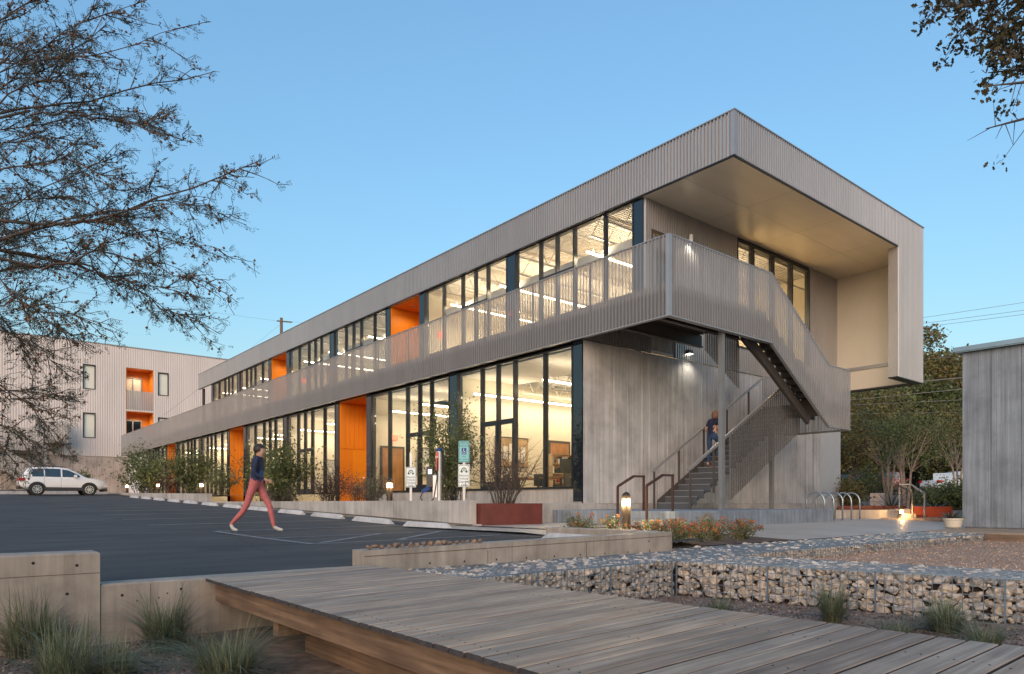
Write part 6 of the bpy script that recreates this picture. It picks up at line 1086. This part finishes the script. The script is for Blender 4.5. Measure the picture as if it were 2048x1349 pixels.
P1_ = dict(pelvis=(0, 0, .93), belly=(.02, 0, 1.08), chest=(.05, 0, 1.27), neck=(.07, 0, 1.42), jaw=(.095, 0, 1.475), head=(.085, 0, 1.545), crown=(.075, 0, 1.595), nose=(.185, 0, 1.52), lhip=(.02, .09, .87), lknee=(.22, .095, .50), lcalf=(.25, .095, .36), lankle=(.31, .095, .085), lball=(.40, .1, .04), ltoe=(.48, .1, .03), rhip=(-.02, -.09, .87), rknee=(-.15, -.09, .50), rcalf=(-.22, -.09, .38), rankle=(-.44, -.09, .14), rball=(-.40, -.09, .055), rtoe=(-.31, -.09, .028), lsho=(.04, .17, 1.36), lelbow=(-.10, .21, 1.12), lwrist=(-.03, .22, .90), rsho=(.05, -.17, 1.36), relbow=(.04, -.22, 1.10), rwrist=(.22, -.19, .99))
J, E_ = figure(P1_); hand(J, E_, 1, P1_['lwrist'], (.25, 0, -1), 'l'); hand(J, E_, -1, P1_['rwrist'], (.9, .1, -.35), 'r')
def reg1(a, b, c_):
    n_ = a + ' ' + b
    if 'ball' in n_ or 'toe' in n_: return 4
    if any(k in n_ for k in ('hip', 'knee', 'calf', 'ankle')): return 1 if c_[2] > .10 else 0
    if 'palm' in n_ or 'f0' in n_ or 'f1' in n_ or 'f2' in n_ or 'f3' in n_ or 'ta' in b or 'tb' in b or 'nose' in n_ or 'jaw' in n_ or 'head' in n_: return 0
    if 'pelvis' in n_: return 1 if c_[2] < .97 else 3
    return 3 if (c_[2] < 1.14 and 'elbow' not in n_) else 2
mx, my = 4.62, 13.25
person('person', 'person in coral trousers and navy top striding across the car park', (mx, my, lot_z(mx, my)), -AZ, J, E_, (reg1, [skin_m, coral, navy, blue_shirt, shoe]), (blob((.06, 0, 1.56), .112, .098, .105, lambda p: p.z > 1.50 - .5 * (p.x - .06) * -1 and not (p.x > .10 and p.z < 1.585)), hair_d), [('shoulder_bag', MB().cham(-.16, .19, .80, .10, .28, 1.0, .03).bar((-.03, .2, 1.0), (.03, .06, 1.42), .025, .01), plain('dark_red_bag', (.20, .02, .03), .6, 0, .1))])
k1 = 6; zt = PADZ + (k1 + 1) * RI; sx = X0 + (k1 + .5) * RUN; UP = 2 * RI
P2_ = dict(pelvis=(0, 0, .92), belly=(.04, 0, 1.08), chest=(.11, 0, 1.27), neck=(.15, 0, 1.42), jaw=(.19, 0, 1.475), head=(.185, 0, 1.55), crown=(.175, 0, 1.605), nose=(.285, 0, 1.52), lhip=(0, .09, .87), lknee=(.02, .095, .49), lcalf=(-.01, .095, .36), lankle=(-.06, .095, .085), lball=(.03, .1, .04), ltoe=(.10, .1, .03), rhip=(.03, -.09, .88), rknee=(.30, -.095, .66), rcalf=(.22, -.095, .55), rankle=(.12, -.09, .33), rball=(.18, -.09, .26), rtoe=(.25, -.09, .245), lsho=(.10, .17, 1.36), lelbow=(.02, .24, 1.12), lwrist=(.20, .26, .97), rsho=(.10, -.17, 1.36), relbow=(.02, -.23, 1.11), rwrist=(.18, -.22, .94))
J, E_ = figure(P2_); hand(J, E_, 1, P2_['lwrist'], (.8, .05, -.3), 'l'); hand(J, E_, -1, P2_['rwrist'], (.8, 0, -.5), 'r')
def reg2(a, b, c_):
    n_ = a + ' ' + b
    if 'ball' in n_ or 'toe' in n_: return 3
    if any(k in n_ for k in ('hip', 'knee', 'calf', 'ankle')): return 1 if 'ankle' not in b or c_[2] > .14 else 0
    if any(k in n_ for k in ('palm', 'f0', 'f1', 'f2', 'f3', 'wrist', 'nose', 'jaw', 'head')): return 0
    if 'elbow' in n_: return 2 if c_[2] > 1.2 else 0
    if 'pelvis' in n_: return 1 if c_[2] < .90 else 2
    return 2
person('person', 'person with brown hair in navy top and jeans climbing the stairs', (sx, 11.95, zt), math.radians(-6), J, E_, (reg2, [skin_m, jeans, navy, brown_shoe]), (blob((.155, 0, 1.52), .115, .108, .15, lambda p: not (p.x > .215 and p.z < 1.60)), hair_b), [('bag_strap', MB().bar((-.0, .15, 1.12), (.02, -.12, 1.40), .03, .012), rust_rail)])
